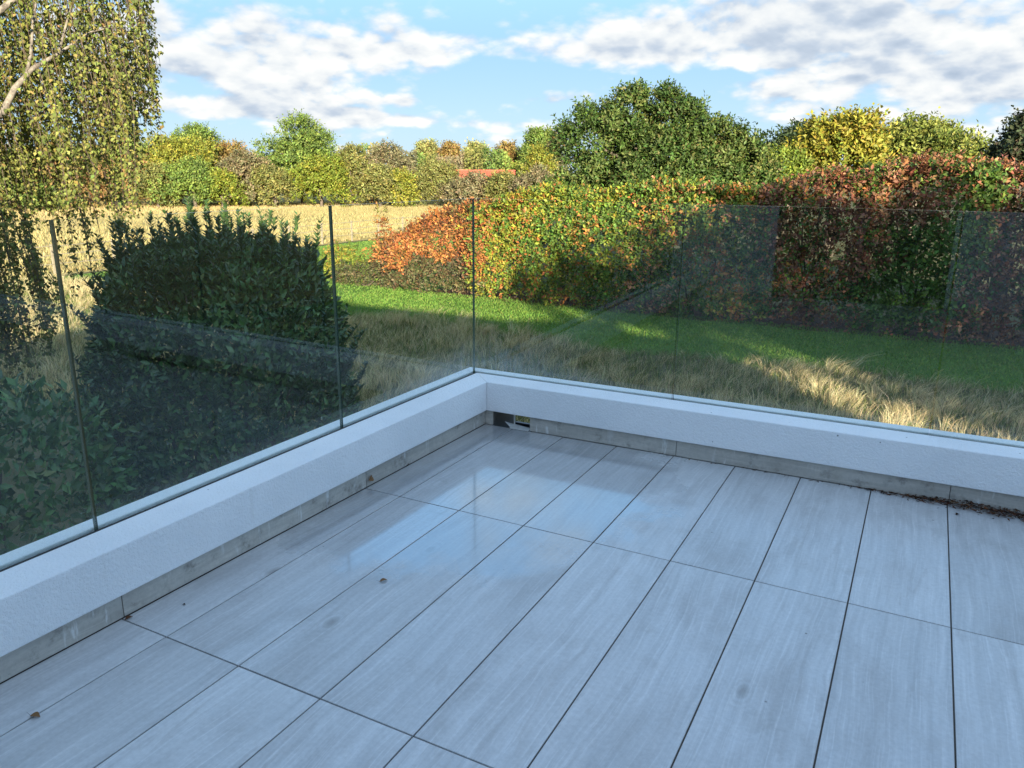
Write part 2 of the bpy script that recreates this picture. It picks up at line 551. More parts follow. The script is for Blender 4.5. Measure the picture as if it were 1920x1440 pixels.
M = dict(
    render=mat_render_white(), tile=mat_tile(), skirt=mat_tile(True), glass=mat_glass(), edge=mat_glass_edge(),
    grout=mat_plain('grout', (.085, .072, .060), 0.9, var=0.4, scale=60),
    gasket=mat_plain('gasket_rubber', (.022, .020, .019), 0.8, var=0.5, scale=40),
    lead=mat_plain('outlet_lining', (.10, .105, .11), 0.5, var=0.4, scale=30),
    flash=mat_plain('outlet_flashing', (.62, .62, .60), 0.4, var=0.3, scale=50),
    concrete=mat_plain('concrete', (.30, .29, .27), 0.9),
    frame=mat_plain('grey_aluminium', (.045, .047, .05), 0.45, var=0.05),
    dark_glass=mat_plain('dark_window_glass', (.012, .014, .016), 0.04, var=0.1),
    roof_red=mat_plain('red_roof_tile', (.34, .075, .045), 0.85, var=0.35, scale=2.5),
    brick=mat_plain('brick_wall', (.28, .15, .10), 0.9, var=0.3, scale=4),
    leaf=mat_leaf('leaf', 0.30, 0.22, 0.55), leaf_gloss=mat_leaf('glossy_leaf', 0.12, 0.5, 0.36),
    blade=mat_leaf('grass_blade', 0.35, 0.08, 0.8), dead=mat_leaf('dead_leaf', 0.12, 0.15, 0.7),
    bark=mat_bark('brown_bark', (.055, .042, .032), (.13, .105, .08)),
    birch_bark=mat_bark('birch_bark', (.06, .052, .042), (.19, .168, .135), 22),
    twig=mat_bark('twig', (.05, .035, .025), (.11, .08, .06)),
    wire=mat_plain('fence_wood', (.24, .20, .145), 0.85, var=0.3),
    ground=mat_ground('rough_ground', [(0.3, (.060, .066, .026)), (0.5, (.105, .100, .045)), (0.7, (.20, .165, .085))], 0.7),
    lawn=mat_ground('mown_lawn', [(0.3, (.065, .135, .020)), (0.55, (.10, .19, .028)), (0.75, (.13, .21, .036))], 0.9),
    field=mat_ground('dry_field', [(0.3, (.36, .27, .10)), (0.55, (.46, .36, .15)), (0.75, (.52, .42, .20))], 0.25, 6.0),
    soil=mat_ground('leaf_litter_soil', [(0.3, (.05, .03, .018)), (0.6, (.12, .06, .03))], 3.0),
)

# ------------------------------------------------------------------ ground


def sheet(name, pts, z, mat):
    me = bpy.data.meshes.new(name)
    me.from_pydata([(x, y, z) for x, y in pts], [], [tuple(range(len(pts)))])
    me.update(); me.materials.append(mat)
    o = link(bpy.data.objects.new(name, me))
    tag(o, kind='structure')
    return o


sheet('ground', [(2500 * math.cos(a), 2500 * math.sin(a)) for a in np.linspace(0, 2 * math.pi, 48, endpoint=False)], GZ, M['ground'])


def lawn_edge(x):
    """garden-side border of the mown lawn"""
    return 15.9 + 0.45 * math.sin(x * 0.55 + 0.6) + 0.25 * math.sin(x * 1.7) - 0.02 * x


xs = np.linspace(-29.2, 16, 60)
sheet('lawn', [(x, lawn_edge(x)) for x in xs] + [(16, 24.5), (-14, 24.5), (-17, 27), (-20, 40), (-29.2, 52)], GZ + 0.004, M['lawn'])
sheet('field', [(-29.6, -40), (-29.6, 62), (-22, 75), (-25, 112), (-60, 118), (-180, 118), (-180, -40)], GZ + 0.004, M['field'])
sheet('hedge_bed', [(x, 20.9 + 0.12 * math.sin(x * 2.1)) for x in np.linspace(-14, 14, 40)] + [(14, 24), (-14, 24)], GZ + 0.008, M['soil'])


# ------------------------------------------------------------------ terrace tiles
TW, TL, GAP = 0.3012, 1.2, 0.0046
floor = MB().box((-0.10, -4.45, -0.30), (7.40, 1.062, -0.005)).build('terrace_floor', M['grout'])
tag(floor, kind='structure')
tile_meshes = {}


def wall_left_x(y): return 0.129 + 0.0145 * (y - 1.053)
def wall_right_y(x): return 1.053 + 0.015 * (x - 0.129)


def tile_at(i, j):
    x0, x1 = i * TW + GAP / 2, (i + 1) * TW - GAP / 2
    y0, y1 = j * TL + GAP / 2, (j + 1) * TL - GAP / 2
    cut = i == 0 or j == 0
    c = Vector(((x0 + x1) / 2, (y0 + y1) / 2, 0))
    if not cut and j > -4:
        key = 'full'
        pts = [(x0, y0), (x1, y0), (x1, y1), (x0, y1)]
    else:
        key = (i, j)
        a = [x0, x0, x1, x1]
        pts = []
        for (px, py) in ((x0, y0), (x1, y0), (x1, y1), (x0, y1)):
            if i == 0 and px == x0: px = wall_left_x(py) + 0.003
            if j == 0 and py == y1: py = wall_right_y(px) - 0.003
            py = max(py, -4.26)
            if i == 0 and px < x1 and j == 0 and py > 1: px = wall_left_x(py) + 0.003
            pts.append((px, py))
    if key not in tile_meshes:
        b = 0.0012
        lo = [(p[0] - c.x, p[1] - c.y, -0.012) for p in pts]
        mid = [(p[0] - c.x, p[1] - c.y, -b) for p in pts]
        sx = (1, -1, -1, 1); sy = (1, 1, -1, -1)
        top = [(p[0] - c.x + sx[k] * b, p[1] - c.y + sy[k] * b, 0.0) for k, p in enumerate(pts)]
        mb = MB().poly(lo + mid + top, [(0, 1, 5, 4), (1, 2, 6, 5), (2, 3, 7, 6), (3, 0, 4, 7),
                                        (4, 5, 9, 8), (5, 6, 10, 9), (6, 7, 11, 10), (7, 4, 8, 11), (8, 9, 10, 11)])
        tile_meshes[key] = mb.mesh('floor_tile', M['tile'])
    o = bpy.data.objects.new('floor_tile', tile_meshes[key])
    link(o, floor)
    o.location = c + Vector((0, 0, random.uniform(-0.0004, 0.0004)))
    return o


for i in range(0, 24):
    for j in range(-4, 1):
        tile_at(i, j)

# ------------------------------------------------------------------ parapets
# local frame of each parapet: s along the wall from the inner corner, d outwards from the skirting face, z up
SL, SR = 0.0145, 0.015


def xf_left(p):
    s, d, z = p                     # s towards the house (-y), d outwards (-x)
    return (0.129 - d - SL * s, 1.053 - s, z)


def xf_right(p):
    s, d, z = p                     # s to the right (+x), d outwards (+y)
    return (0.129 + s, 1.053 + d + SR * s, z)


Z_SK, Z_TOP = 0.086, 0.25
OV, D_GAP0, D_GL0, D_GL1, D_OUT = -0.020, 0.134, 0.158, 0.1705, 0.242
LEN_L, LEN_R = 5.35, 7.2
HOLE0, HOLE1 = 0.046, 0.275          # outlet hole through the right parapet


def parapet(name, xf, length, s_lo, label, right):
    root = empty(name, xf((0.6, 0.1, 0.0)))
    tag(root, label, 'parapet')
    inv = root.location.copy()

    def part(nm, mb, mat, bevel=0.0):
        o = mb.build(nm, mat, None, bevel)
        o.parent = root
        o.matrix_parent_inverse = Matrix.Translation(-inv)
        return o
    # mitred boxes: the inner end sits nearer the corner than the outer end
    def mit(d0, d1, z0, z1):
        P = []
        for z in (z0, z1):
            P += [xf((-d0, d0, z)), xf((length, d0, z)), xf((length, d1, z)), xf((-d1, d1, z))]
        return MB().poly(P, [(0, 3, 2, 1), (4, 5, 6, 7), (0, 1, 5, 4), (1, 2, 6, 5), (2, 3, 7, 6), (3, 0, 4, 7)])
    part('upstand', mit(OV, D_GAP0, Z_SK, Z_TOP), M['render'], 0.004)
    part('outer_coping', mit(D_GL1 + 0.004, D_OUT, Z_SK, Z_TOP - 0.002), M['render'], 0.004)
    part('gasket', mit(D_GAP0 + 0.001, D_GL0 - 0.001, Z_SK, Z_TOP - 0.007), M['gasket'])
    # wall core under the render, with the outlet hole on the right wall
    if right:
        part('wall_core', mit2(xf, -D_OUT, HOLE0 - 0.012, 0.012, D_OUT - 0.004, -0.30, Z_SK - 0.002), M['concrete'])
        part('wall_core', mit2(xf, HOLE1 + 0.012, length, 0.012, D_OUT - 0.004, -0.30, Z_SK - 0.002), M['concrete'])
        part('wall_core', mit2(xf, HOLE0 - 0.011, HOLE1 + 0.011, 0.012, D_OUT - 0.004, -0.30, -0.075), M['concrete'])
    else:
        part('wall_core', mit2(xf, 0.0, length, 0.012, D_OUT - 0.004, -0.30, Z_SK - 0.002), M['concrete'])
    # skirting tiles
    cuts = [HOLE1, 1.085, 2.285, 3.485, 4.685, 5.885, length] if right else [0.0, 1.043, 2.243, 3.443, 4.643, length]
    if right:
        part('skirting_tile', MB().box((0.0, 0.0, 0.0015), (HOLE0, 0.0115, Z_SK - 0.003), xf), M['skirt'], 0.0008)
    for a, b in zip(cuts[:-1], cuts[1:]):
        part('skirting_tile', MB().box((a + 0.0015 if a > 0 else a, 0.0, 0.0015), (b - 0.0015, 0.0115, Z_SK - 0.003), xf), M['skirt'], 0.0008)
    return root, part


def mit2(xf, s0, s1, d0, d1, z0, z1):
    return MB().box((s0, d0, z0), (s1, d1, z1), xf)


parL, partL = parapet('parapet', xf_left, LEN_L, 0, 'white rendered parapet running along the left side of the terrace to the corner', False)
parR, partR = parapet('parapet', xf_right, LEN_R, 0, 'white rendered parapet along the far side of the terrace with the drain outlet', True)

# lining of the rain outlet
partR('outlet_lining', MB().box((HOLE0 - 0.010, 0.013, -0.07), (HOLE0, D_OUT + 0.02, Z_SK - 0.004), xf_right), M['lead'])
partR('outlet_lining', MB().box((HOLE1, 0.013, -0.07), (HOLE1 + 0.010, D_OUT + 0.02, Z_SK - 0.004), xf_right), M['lead'])
partR('outlet_sill', MB().box((HOLE0, 0.013, -0.074), (HOLE1, D_OUT + 0.03, -0.070), xf_right), M['lead'])
partR('outlet_lip', MB().box((HOLE0 + 0.02, D_OUT - 0.012, -0.07), (HOLE1, D_OUT + 0.01, -0.045), xf_right), M['frame'])
fl = MB()
fl.poly([xf_right(p) for p in ((HOLE0 + 0.115, -0.012, 0.0025), (HOLE1 - 0.005, -0.010, 0.0022), (HOLE1 - 0.004, 0.035, 0.006), (HOLE0 + 0.125, 0.04, 0.012),
                               (HOLE0 + 0.06, 0.03, 0.022), (HOLE0 + 0.10, 0.012, 0.004))], [(0, 1, 2, 3), (0, 3, 5), (5, 3, 4)])
fl.box((HOLE0 + 0.118, 0.03, 0.002), (HOLE0 + 0.124, 0.036, 0.075), xf_right)
partR('outlet_flashing', fl, M['flash'])

# ------------------------------------------------------------------ glass balustrade
def glass_panel(xf, s0, s1, label, z1=1.222):
    P = []
    z0 = 0.10
    for z in (z0, z1):
        P += [xf((s0, D_GL0, z)), xf((s1, D_GL0, z)), xf((s1, D_GL1, z)), xf((s0, D_GL1, z))]
    loc = Vector(xf(((s0 + s1) / 2, D_GL0, 0.25)))
    P = [tuple(Vector(q) - loc) for q in P]
    me = bpy.data.meshes.new('glass_panel')
    F = [(0, 3, 2, 1), (4, 5, 6, 7), (0, 1, 5, 4), (1, 2, 6, 5), (2, 3, 7, 6), (3, 0, 4, 7)]
    if xf is xf_left:
        F = [f[::-1] for f in F]
    me.from_pydata(P, [], F)
    me.materials.append(M['glass']); me.materials.append(M['edge'])
    for k, p in enumerate(me.polygons):
        p.material_index = 0 if k in (2, 4) else 1
    me.update()
    o = link(bpy.data.objects.new('glass_panel', me))
    o.location = loc
    tag(o, label, 'glass panel', 'frameless glass panels of the balustrade')
    return o


G = 0.0035
for s0, s1, lb in ((-D_GL0 - 0.004 + 0.0035, 0.998, 'clear glass panel meeting the corner, standing on the left parapet'),
                   (0.998, 2.190, 'clear glass panel in front of the clipped bay bush, middle of the left run'),
                   (2.190, 3.382, 'clear glass panel at the left edge of the photo, over the laurel hedge'),
                   (3.382, 4.574, 'glass panel of the left run nearest the house, outside the photo')):
    glass_panel(xf_left, s0 + G, s1 - G, lb)
for s0, s1, lb in ((-D_GL1 - 0.0035, 1.006, 'clear glass panel meeting the corner, standing on the right parapet'),
                   (1.006, 2.176, 'clear glass panel in front of the red hedge, middle of the right run'),
                   (2.176, 3.346, 'clear glass panel at the right edge of the photo'),
                   (3.346, 4.516, 'glass panel to the right of the view, fourth from the corner'),
                   (4.516, 5.686, 'glass panel to the right of the view, fifth from the corner')):
    glass_panel(xf_right, s0 + G, s1 - G, lb)

# ------------------------------------------------------------------ house behind the camera (reflected in the glass, shades the garden)
house = empty('house', (3, -4.3, GZ))
tag(house, 'white rendered flat-roofed house behind the terrace with dark sliding doors', 'house')


def hpart(nm, mb, mat, bevel=0.0):
    o = mb.build(nm, mat, None, bevel)
    o.parent = house
    o.matrix_parent_inverse = Matrix.Translation(-Vector((3, -4.3, GZ)))
    return o


FY = -4.30
hpart('lower_wall', MB().box((-0.09, FY, GZ), (7.3, 1.27, -0.31)), M['render'])
hpart('wall', MB().box((-0.34, FY - 0.3, GZ), (0.84, FY, 2.45)), M['render'])
hpart('wall', MB().box((0.84, FY - 0.3, 2.16), (2.60, FY, 2.45)), M['render'])
hpart('wall', MB().box((0.84, FY - 0.3, GZ), (2.60, FY, -0.01)), M['render'])
hpart('wall', MB().box((2.60, FY - 0.3, GZ), (14.6, FY, 2.45)), M['render'])
hpart('wall', MB().box((-0.34, -12.3, GZ), (-0.02, FY - 0.31, 2.45)), M['render'])
hpart('wall', MB().box((14.2, -12.3, GZ), (14.6, FY - 0.31, 2.45)), M['render'])
hpart('wall', MB().box((-0.34, -12.6, GZ), (14.6, -12.31, 2.45)), M['render'])
hpart('roof', MB().box((-0.5, -12.75, 2.452), (14.75, FY + 0.12, 2.75)), M['frame'])
dr = hpart('sliding_door', MB().box((0.842, FY - 0.14, 0.0), (0.91, FY - 0.06, 2.158)).box((1.69, FY - 0.14, 0.0), (1.75, FY - 0.06, 2.158))
           .box((2.53, FY - 0.14, 0.0), (2.598, FY - 0.06, 2.158)).box((0.91, FY - 0.139, 2.09), (2.53, FY - 0.061, 2.157)).box((0.91, FY - 0.139, 0.001), (2.53, FY - 0.061, 0.06)), M['frame'])
for a, b in ((0.91, 1.69), (1.75, 2.53)):
    pn = MB().box((a, FY - 0.11, 0.06), (b, FY - 0.09, 2.09)).build('pane', M['dark_glass'], None)
    pn.parent = dr
hpart('back_storey', MB().poly([(6.5, -12.2, 2.752), (14.5, -12.2, 2.752), (14.5, -6.5, 2.752), (6.5, -6.5, 2.752),
                                (6.5, -12.2, 2.80), (14.5, -12.2, 3.55), (14.5, -6.5, 3.55), (6.5, -6.5, 2.80)],
                               [(0, 3, 2, 1), (4, 5, 6, 7), (0, 1, 5, 4), (1, 2, 6, 5), (2, 3, 7, 6), (3, 0, 4, 7)]), M['render'])
hpart('back_roof', MB().poly([(6.3, -12.4, 2.79), (14.7, -12.4, 3.585), (14.7, -6.3, 3.585), (6.3, -6.3, 2.79),
                              (6.3, -12.4, 2.92), (14.7, -12.4, 3.71), (14.7, -6.3, 3.71), (6.3, -6.3, 2.92)],
                             [(0, 3, 2, 1), (4, 5, 6, 7), (0, 1, 5, 4), (1, 2, 6, 5), (2, 3, 7, 6), (3, 0, 4, 7)]), M['frame'])

occluder = empty('occluder', (18, -9.5, GZ))  # unseen block added to cut the low sun below the lit grass strip
tag(occluder, 'low garage added beside the house to bound the sunlit grass, behind the viewer', 'occluder')
o = MB().box((15.2, -12, GZ), (19.8, -7.4, 1.30)).build('wall', M['brick']); o.parent = occluder; o.matrix_parent_inverse = Matrix.Translation(-occluder.location)
o = MB().box((15.0, -12.2, 1.302), (20.0, -7.2, 1.48)).build('roof', M['frame']); o.parent = occluder; o.matrix_parent_inverse = Matrix.Translation(-occluder.location)

# ------------------------------------------------------------------ foliage builders


def unit(v):
    return v / np.maximum(np.linalg.norm(v, axis=-1, keepdims=True), 1e-9)


def rand_dirs(n):
    return unit(RNG.normal(size=(n, 3)))


def leaf_geo(pos, axis, nrm, L, wr, fold=0.18):
    """rhombus leaves of two triangles folded along the midrib"""
    axis = unit(axis)
    side = unit(np.cross(nrm, axis))
    nn = np.cross(axis, side)
    L = np.broadcast_to(np.asarray(L, float).reshape(-1, 1), (len(pos), 1))
    w = L * wr * 0.5
    base = pos; tip = pos + axis * L - nn * L * 0.06
    midp = pos + axis * L * 0.45
    s1 = midp + side * w + nn * w * fold * 2
    s2 = midp - side * w + nn * w * fold * 2
    V = np.stack([base, s1, tip, s2], 1).reshape(-1, 3)
    b = np.arange(len(pos)) * 4
    F = np.stack([np.stack([b, b + 1, b + 2], 1), np.stack([b, b + 2, b + 3], 1)], 1).reshape(-1, 3)
    return V, F


def leaf_mesh(name, pos, axis, nrm, L, wr, colors, mat, fold=0.18):
    V, F = leaf_geo(pos, axis, nrm, L, wr, fold)
    return np_mesh(name, V, F, mat, np.repeat(colors, 4, axis=0))


def mix_colors(n, palette, weights, jitter=0.18, idx=None):
    pal = np.array(palette, float)
    if idx is None:
        idx = RNG.choice(len(pal), n, p=np.array(weights) / np.sum(weights))
    c = pal[idx] * (1 + RNG.normal(0, jitter, (n, 1))) * (1 + RNG.normal(0, jitter * 0.35, (n, 3)))
    return np.clip(c, 0.004, 0.9)


def smooth_noise(P, scale, seed=0):
    """cheap sum of sines, about -1..1"""
    r = np.random.default_rng(seed)
    out = np.zeros(len(P))
    for k in range(7):
        d = r.normal(size=3); d /= np.linalg.norm(d)
        out += np.sin((P @ d) * scale * r.uniform(0.6, 1.9) + r.uniform(0, 6.28))
    return out / 3.6


def twig_leaves(P, N, length, m_, up=0.35, droop=0.0):
    """m_ leaves set alternately along a short twig grown at every seed point; returns points, leaf axes, normals, seed index"""
    n = len(P)
    ax = unit(N * 0.8 + rand_dirs(n) * 0.75 + np.array([0, 0, up]))
    ln = length * RNG.uniform(0.45, 1.25, (n, 1))
    side = unit(np.cross(ax, rand_dirs(n)))
    oth = np.cross(ax, side)
    out_p, out_a, out_n = [], [], []
    for j in range(m_):
        t = (j + RNG.uniform(0.1, 0.9, (n, 1))) / m_
        ang = j * 2.4 + RNG.normal(0, .4, (n, 1))
        rad = side * np.cos(ang) + oth * np.sin(ang)
        p = P + ax * ln * t
        p[:, 2] -= (droop * ln * t ** 2)[:, 0]
        out_p.append(p + rad * ln * 0.05)
        out_a.append(unit(rad * 0.9 + ax * 0.75 + rand_dirs(n) * 0.25))
        out_n.append(unit(ax * 0.7 - rad * 0.5 + N * 0.6 + np.array([0, 0, .25]) + rand_dirs(n) * 0.3))
    return np.concatenate(out_p), np.concatenate(out_a), np.concatenate(out_n), np.tile(np.arange(n), m_)


def crown_points(lobes, n, shell=0.55, clump=0.34, per_clump=34):
    """points in clumps spread through lobes [(centre, radii)] with outward normals"""
    vol = np.array([np.prod(r) ** (2 / 3) for _, r in lobes])
    per = RNG.choice(len(lobes), max(12, n // per_clump), p=vol / vol.sum())
    C = np.array([c for c, _ in lobes], float)[per]; Rr = np.array([r for _, r in lobes], float)[per]
    d = rand_dirs(len(per))
    d[:, 2] = np.where(d[:, 2] < -0.55, -d[:, 2], d[:, 2])
    rad = np.power(RNG.uniform(shell ** 3, 1, len(per)), 1 / 3)[:, None]
    cc = C + d * Rr * rad
    k = RNG.integers(0, len(per), n)
    spread = clump * np.cbrt(np.prod(Rr, 1))[k][:, None] * RNG.uniform(0.45, 1.15, (len(per), 1))[k]
    off = rand_dirs(n) * np.cbrt(RNG.uniform(0, 1, (n, 1)))
    P = cc[k] + off * spread
    N = unit(d[k] * 0.6 + off * 0.9 + np.array([0, 0, 0.25]))
    return P, N, k, len(per)


def tree(name, lobes, n, leaf_len, palette, weights, label, cat='tree', group=None, base=None, wr=0.55, trunk_r=None,
         bark='bark', jitter=0.16, shell=0.5, clump=0.30, mat='leaf', min_z=None, per_clump=34):
    C0 = np.mean([c for c, _ in lobes], axis=0)
    if base is None:
        base = (C0[0], C0[1], GZ)
    root = empty(name, base)
    tag(root, label, cat, group)
    m_tw = 8
    P, N, k, nk = crown_points(lobes, n // m_tw, shell, clump, max(4, per_clump // m_tw))
    if min_z is not None:
        keep = P[:, 2] > min_z
        P, N, k = P[keep], N[keep], k[keep]
    P, tax, N, si = twig_leaves(P, N, leaf_len * 3.4, m_tw)
    k = k[si]
    n = len(P)
    pal = np.array(palette, float)
    cl_idx = RNG.choice(len(pal), nk, p=np.array(weights) / np.sum(weights))
    idx = np.where(RNG.uniform(size=n) < 0.7, cl_idx[k], RNG.choice(len(pal), n, p=np.array(weights) / np.sum(weights)))
    col = mix_colors(n, palette, weights, jitter, idx)
    me = leaf_mesh('crown', P - np.array(base), tax, N + rand_dirs(n) * 0.25, leaf_len * RNG.uniform(0.65, 1.3, n), wr, col, M[mat])
    link(bpy.data.objects.new('crown', me), root)
    # trunk with limbs that reach into the lobes
    H = C0[2] - base[2]
    tr = trunk_r or max(0.10, 0.045 * H)
    mb = MB()
    b0 = Vector((0, 0, -0.05)); top = Vector(C0) - Vector(base)
    mid = b0.lerp(top, 0.5) + Vector((random.uniform(-.12, .12), random.uniform(-.12, .12), 0)) * tr * 4
    mb.tube([b0, b0.lerp(mid, 0.4), mid, top], [tr * 1.3, tr, tr * 0.8, tr * 0.35], 8)
    lt = [l for l in lobes]
    for q in range(max(4, len(lt))):
        c, r = lt[q % len(lt)]
        dd = Vector(rand_dirs(1)[0]); dd.z = abs(dd.z)
        e = Vector(c) - Vector(base) + Vector((dd.x * r[0], dd.y * r[1], dd.z * r[2])) * 0.75
        st = b0.lerp(top, random.uniform(0.35, 0.8))
        mm = st.lerp(e, 0.5) + Vector((0, 0, 0.08 * H))
        mb.tube([st, mm, e], [tr * 0.45, tr * 0.28, tr * 0.08], 5)
    mb.build('trunk', M[bark], root, smooth=True)
    return root


def at(px, py, dist):
    """point seen at a pixel of the 1920 wide photograph, at a horizontal distance"""
    d = px_dir(px, py)
    k = dist / math.hypot(d.x, d.y)
    return Vector((EYE.x + d.x * k, EYE.y + d.y * k, EYE.z + d.z * k))


# ------------------------------------------------------------------ hedge along the lawn (separate shrubs grown together)
RUST = [(.38, .145, .045), (.31, .105, .036), (.42, .20, .060), (.20, .070, .030)]
YELL = [(.24, .25, .034), (.31, .26, .042), (.165, .21, .030)]
GREE = [(.088, .150, .030), (.130, .200, .038), (.058, .102, .024)]
BROW = [(.27, .120, .065), (.20, .085, .055), (.34, .175, .095), (.14, .070, .048)]


def hedge_shrub(x0, x1, tops, palette, weights, label, depth=1.7, n_per=820, leaf=0.125, seed=0, y_front=21.0, zlow=GZ + 0.05,
                name='hedge_shrub', end_round=(False, False), sprig=0.35, wr=0.55, cat='shrub', patch=0.9, low_pal=None):
    """bulging hedge plant: tops = [(x, z), ...] outline of its top"""
    tx = np.array([t[0] for t in tops]); tz = np.array([t[1] for t in tops])
    L = x1 - x0
    hm = float(np.mean(tz)) - zlow
    m_tw = 8
    n = int(n_per * (L * hm * 1.25 + L * depth) * 1.1) // m_tw
    base = Vector(((x0 + x1) / 2, y_front + depth / 2, GZ))
    # choose front / top / ends / interior
    u = RNG.uniform(size=n)
    X = RNG.uniform(x0 - 0.12, x1 + 0.12, n)
    zt = np.interp(X, tx, tz)
    zf = RNG.beta(1.15, 1.0, n)
    Z = zlow + (zt - zlow) * zf
    depth_in = np.abs(RNG.normal(0, 0.20, n))
    Y = y_front + depth_in
    Ny = -np.ones(n); Nz = np.full(n, 0.25); Nx = np.zeros(n)
    top = u < 0.26
    Z = np.where(top, zt - np.abs(RNG.normal(0, 0.16, n)), Z)
    Y = np.where(top, y_front + RNG.uniform(0, depth, n), Y)
    Ny = np.where(top, -0.25, Ny); Nz = np.where(top, 1.0, Nz)
    back = (u > 0.26) & (u < 0.33)
    Y = np.where(back, y_front + depth - depth_in, Y); Ny = np.where(back, 1, Ny)
    for e, (flag, xe, sg) in enumerate(((end_round[0], x0, -1), (end_round[1], x1, 1))):
        if flag:
            sel = (u > 0.33 + e * 0.06) & (u < 0.39 + e * 0.06)
            X = np.where(sel, xe - sg * np.abs(RNG.normal(0, 0.15, n)), X)
            Y = np.where(sel, y_front + RNG.uniform(0, depth, n), Y)
            Nx = np.where(sel, sg * 1.2, Nx); Ny = np.where(sel, -0.2, Ny)
    P = np.stack([X, Y, Z], 1)
    # bulges, and rounding of the upper edge and free ends
    bul = smooth_noise(P, 2.0, seed) * 0.30 + smooth_noise(P, 5.0, seed + 1) * 0.17
    P[:, 1] += np.where(Ny < 0, -bul, bul * 0.6)
    P[:, 2] += np.where(top, smooth_noise(P, 2.6, seed + 2) * 0.14 + smooth_noise(P, 8.0, seed + 5) * 0.07, 0)
    hh = np.clip((P[:, 2] - (zt - 0.55)) / 0.55, 0, 1)
    P[:, 1] += np.where((Ny < -0.5), hh ** 2 * 0.42, 0)
    foot = np.clip(1 - (P[:, 2] - zlow) / 0.8, 0, 1)
    P[:, 1] += np.where(Ny < -0.5, foot ** 2 * 0.30, 0)
    for flag, xe, sg in ((end_round[0], x0, -1), (end_round[1], x1, 1)):
        if flag:
            t = np.clip(1 - sg * (xe - P[:, 0]) / 1.3, 0, 1)
            cy = y_front + depth / 2
            P[:, 1] = np.where(t > 0, cy + (P[:, 1] - cy) * np.sqrt(np.clip(1 - t ** 2 * 0.85, 0, 1)), P[:, 1])
    # sprigs standing proud of the top and face
    N = unit(np.stack([Nx, Ny, Nz], 1) + rand_dirs(n) * 0.5)
    P, tax, N, si = twig_leaves(P, N, leaf * 3.2, m_tw, 0.3, 0.15)
    n0_ = n; n = len(P); zt = zt[si]
    w = np.array(weights, float); w /= w.sum()
    # patches of colour run through the plant
    f = smooth_noise(P, patch, seed + 9) * 0.5 + smooth_noise(P, patch * 2.7, seed + 10) * 0.42 + RNG.normal(0, 0.42, n0_)[si] + RNG.normal(0, 0.16, n)
    order = np.argsort(np.argsort(f)) / n
    idx = np.searchsorted(np.cumsum(w), order).clip(0, len(w) - 1)
    pal = list(palette)
    col = mix_colors(n, pal, w, 0.27, idx)
    if low_pal is not None:
        lowz = P[:, 2] < zlow + 0.95 + smooth_noise(P, 3, seed + 4) * 0.35
        c2 = mix_colors(n, low_pal, [1] * len(low_pal), 0.2)
        col = np.where(lowz[:, None], c2, col)
    ax = tax
    # sprigs
    ns = int(L * 16 * sprig / 0.35)
    SP, SA, SN, SCc = [], [], [], []
    for q in range(ns):
        x = RNG.uniform(x0, x1); z = np.interp(x, tx, tz)
        y = y_front + RNG.uniform(0.05, depth * 0.8)
        h = RNG.uniform(0.12, 0.42) * sprig / 0.35
        m_ = int(6 + h * 26)
        t = RNG.uniform(0, 1, m_)
        lean = RNG.normal(0, 0.12, 2)
        a = RNG.uniform(0, 6.28, m_)
        SP.append(np.stack([x + lean[0] * t, y + lean[1] * t, z - 0.08 + h * t], 1))
        SA.append(np.stack([np.cos(a), np.sin(a), np.full(m_, 0.9)], 1))
        SN.append(np.stack([-np.cos(a), -np.sin(a), np.full(m_, 0.9)], 1))
        near = np.argmin((P[:, 0] - x) ** 2 + (P[:, 2] - z) ** 2 + (P[:, 1] - y) ** 2)
        SCc.append(np.repeat(col[near:near + 1], m_, 0) * RNG.uniform(0.8, 1.2, (m_, 1)))
    P = np.concatenate([P] + SP); ax = np.concatenate([ax] + SA); N = np.concatenate([N] + SN); col = np.concatenate([col] + SCc)
    n = len(P)
    root = empty(name, base)
    tag(root, label, cat)
    b = np.array(base)
    me = leaf_mesh('foliage', P - b, ax, N + rand_dirs(n) * 0.25, leaf * RNG.uniform(0.42, 1.3, n), wr, col, M['leaf'])
    link(bpy.data.objects.new('foliage', me), root)
    # stems fanning up from the ground through the middle of the plant
    mb = MB()
    for q in range(max(3, int(L * 2.6))):
        x = RNG.uniform(x0 + 0.1, x1 - 0.1); z = float(np.interp(x, tx, tz))
        y = y_front + RNG.uniform(0.35, depth - 0.3)
        a = Vector((x, y, GZ - 0.03)) - base
        if L < 3.2: a = Vector((RNG.normal(0, .02), RNG.normal(0, .02), -0.03))
        e = Vector((x + RNG.normal(0, 0.35), y + RNG.normal(0, 0.3), z - 0.25)) - base
        mb.tube([a, a.lerp(e, 0.5) + Vector((RNG.normal(0, .08), RNG.normal(0, .08), 0)), e], [0.035, 0.024, 0.008], 5)
        for s in range(4):
            st = a.lerp(e, RNG.uniform(0.1, 0.8))
            e2 = st + Vector((RNG.normal(0, 0.3), -RNG.uniform(0.1, 0.75), RNG.uniform(0.05, 0.6)))
            mb.tube([st, e2], [0.012, 0.004], 4)
    mb.build('stem', M['twig'], root)
    return root


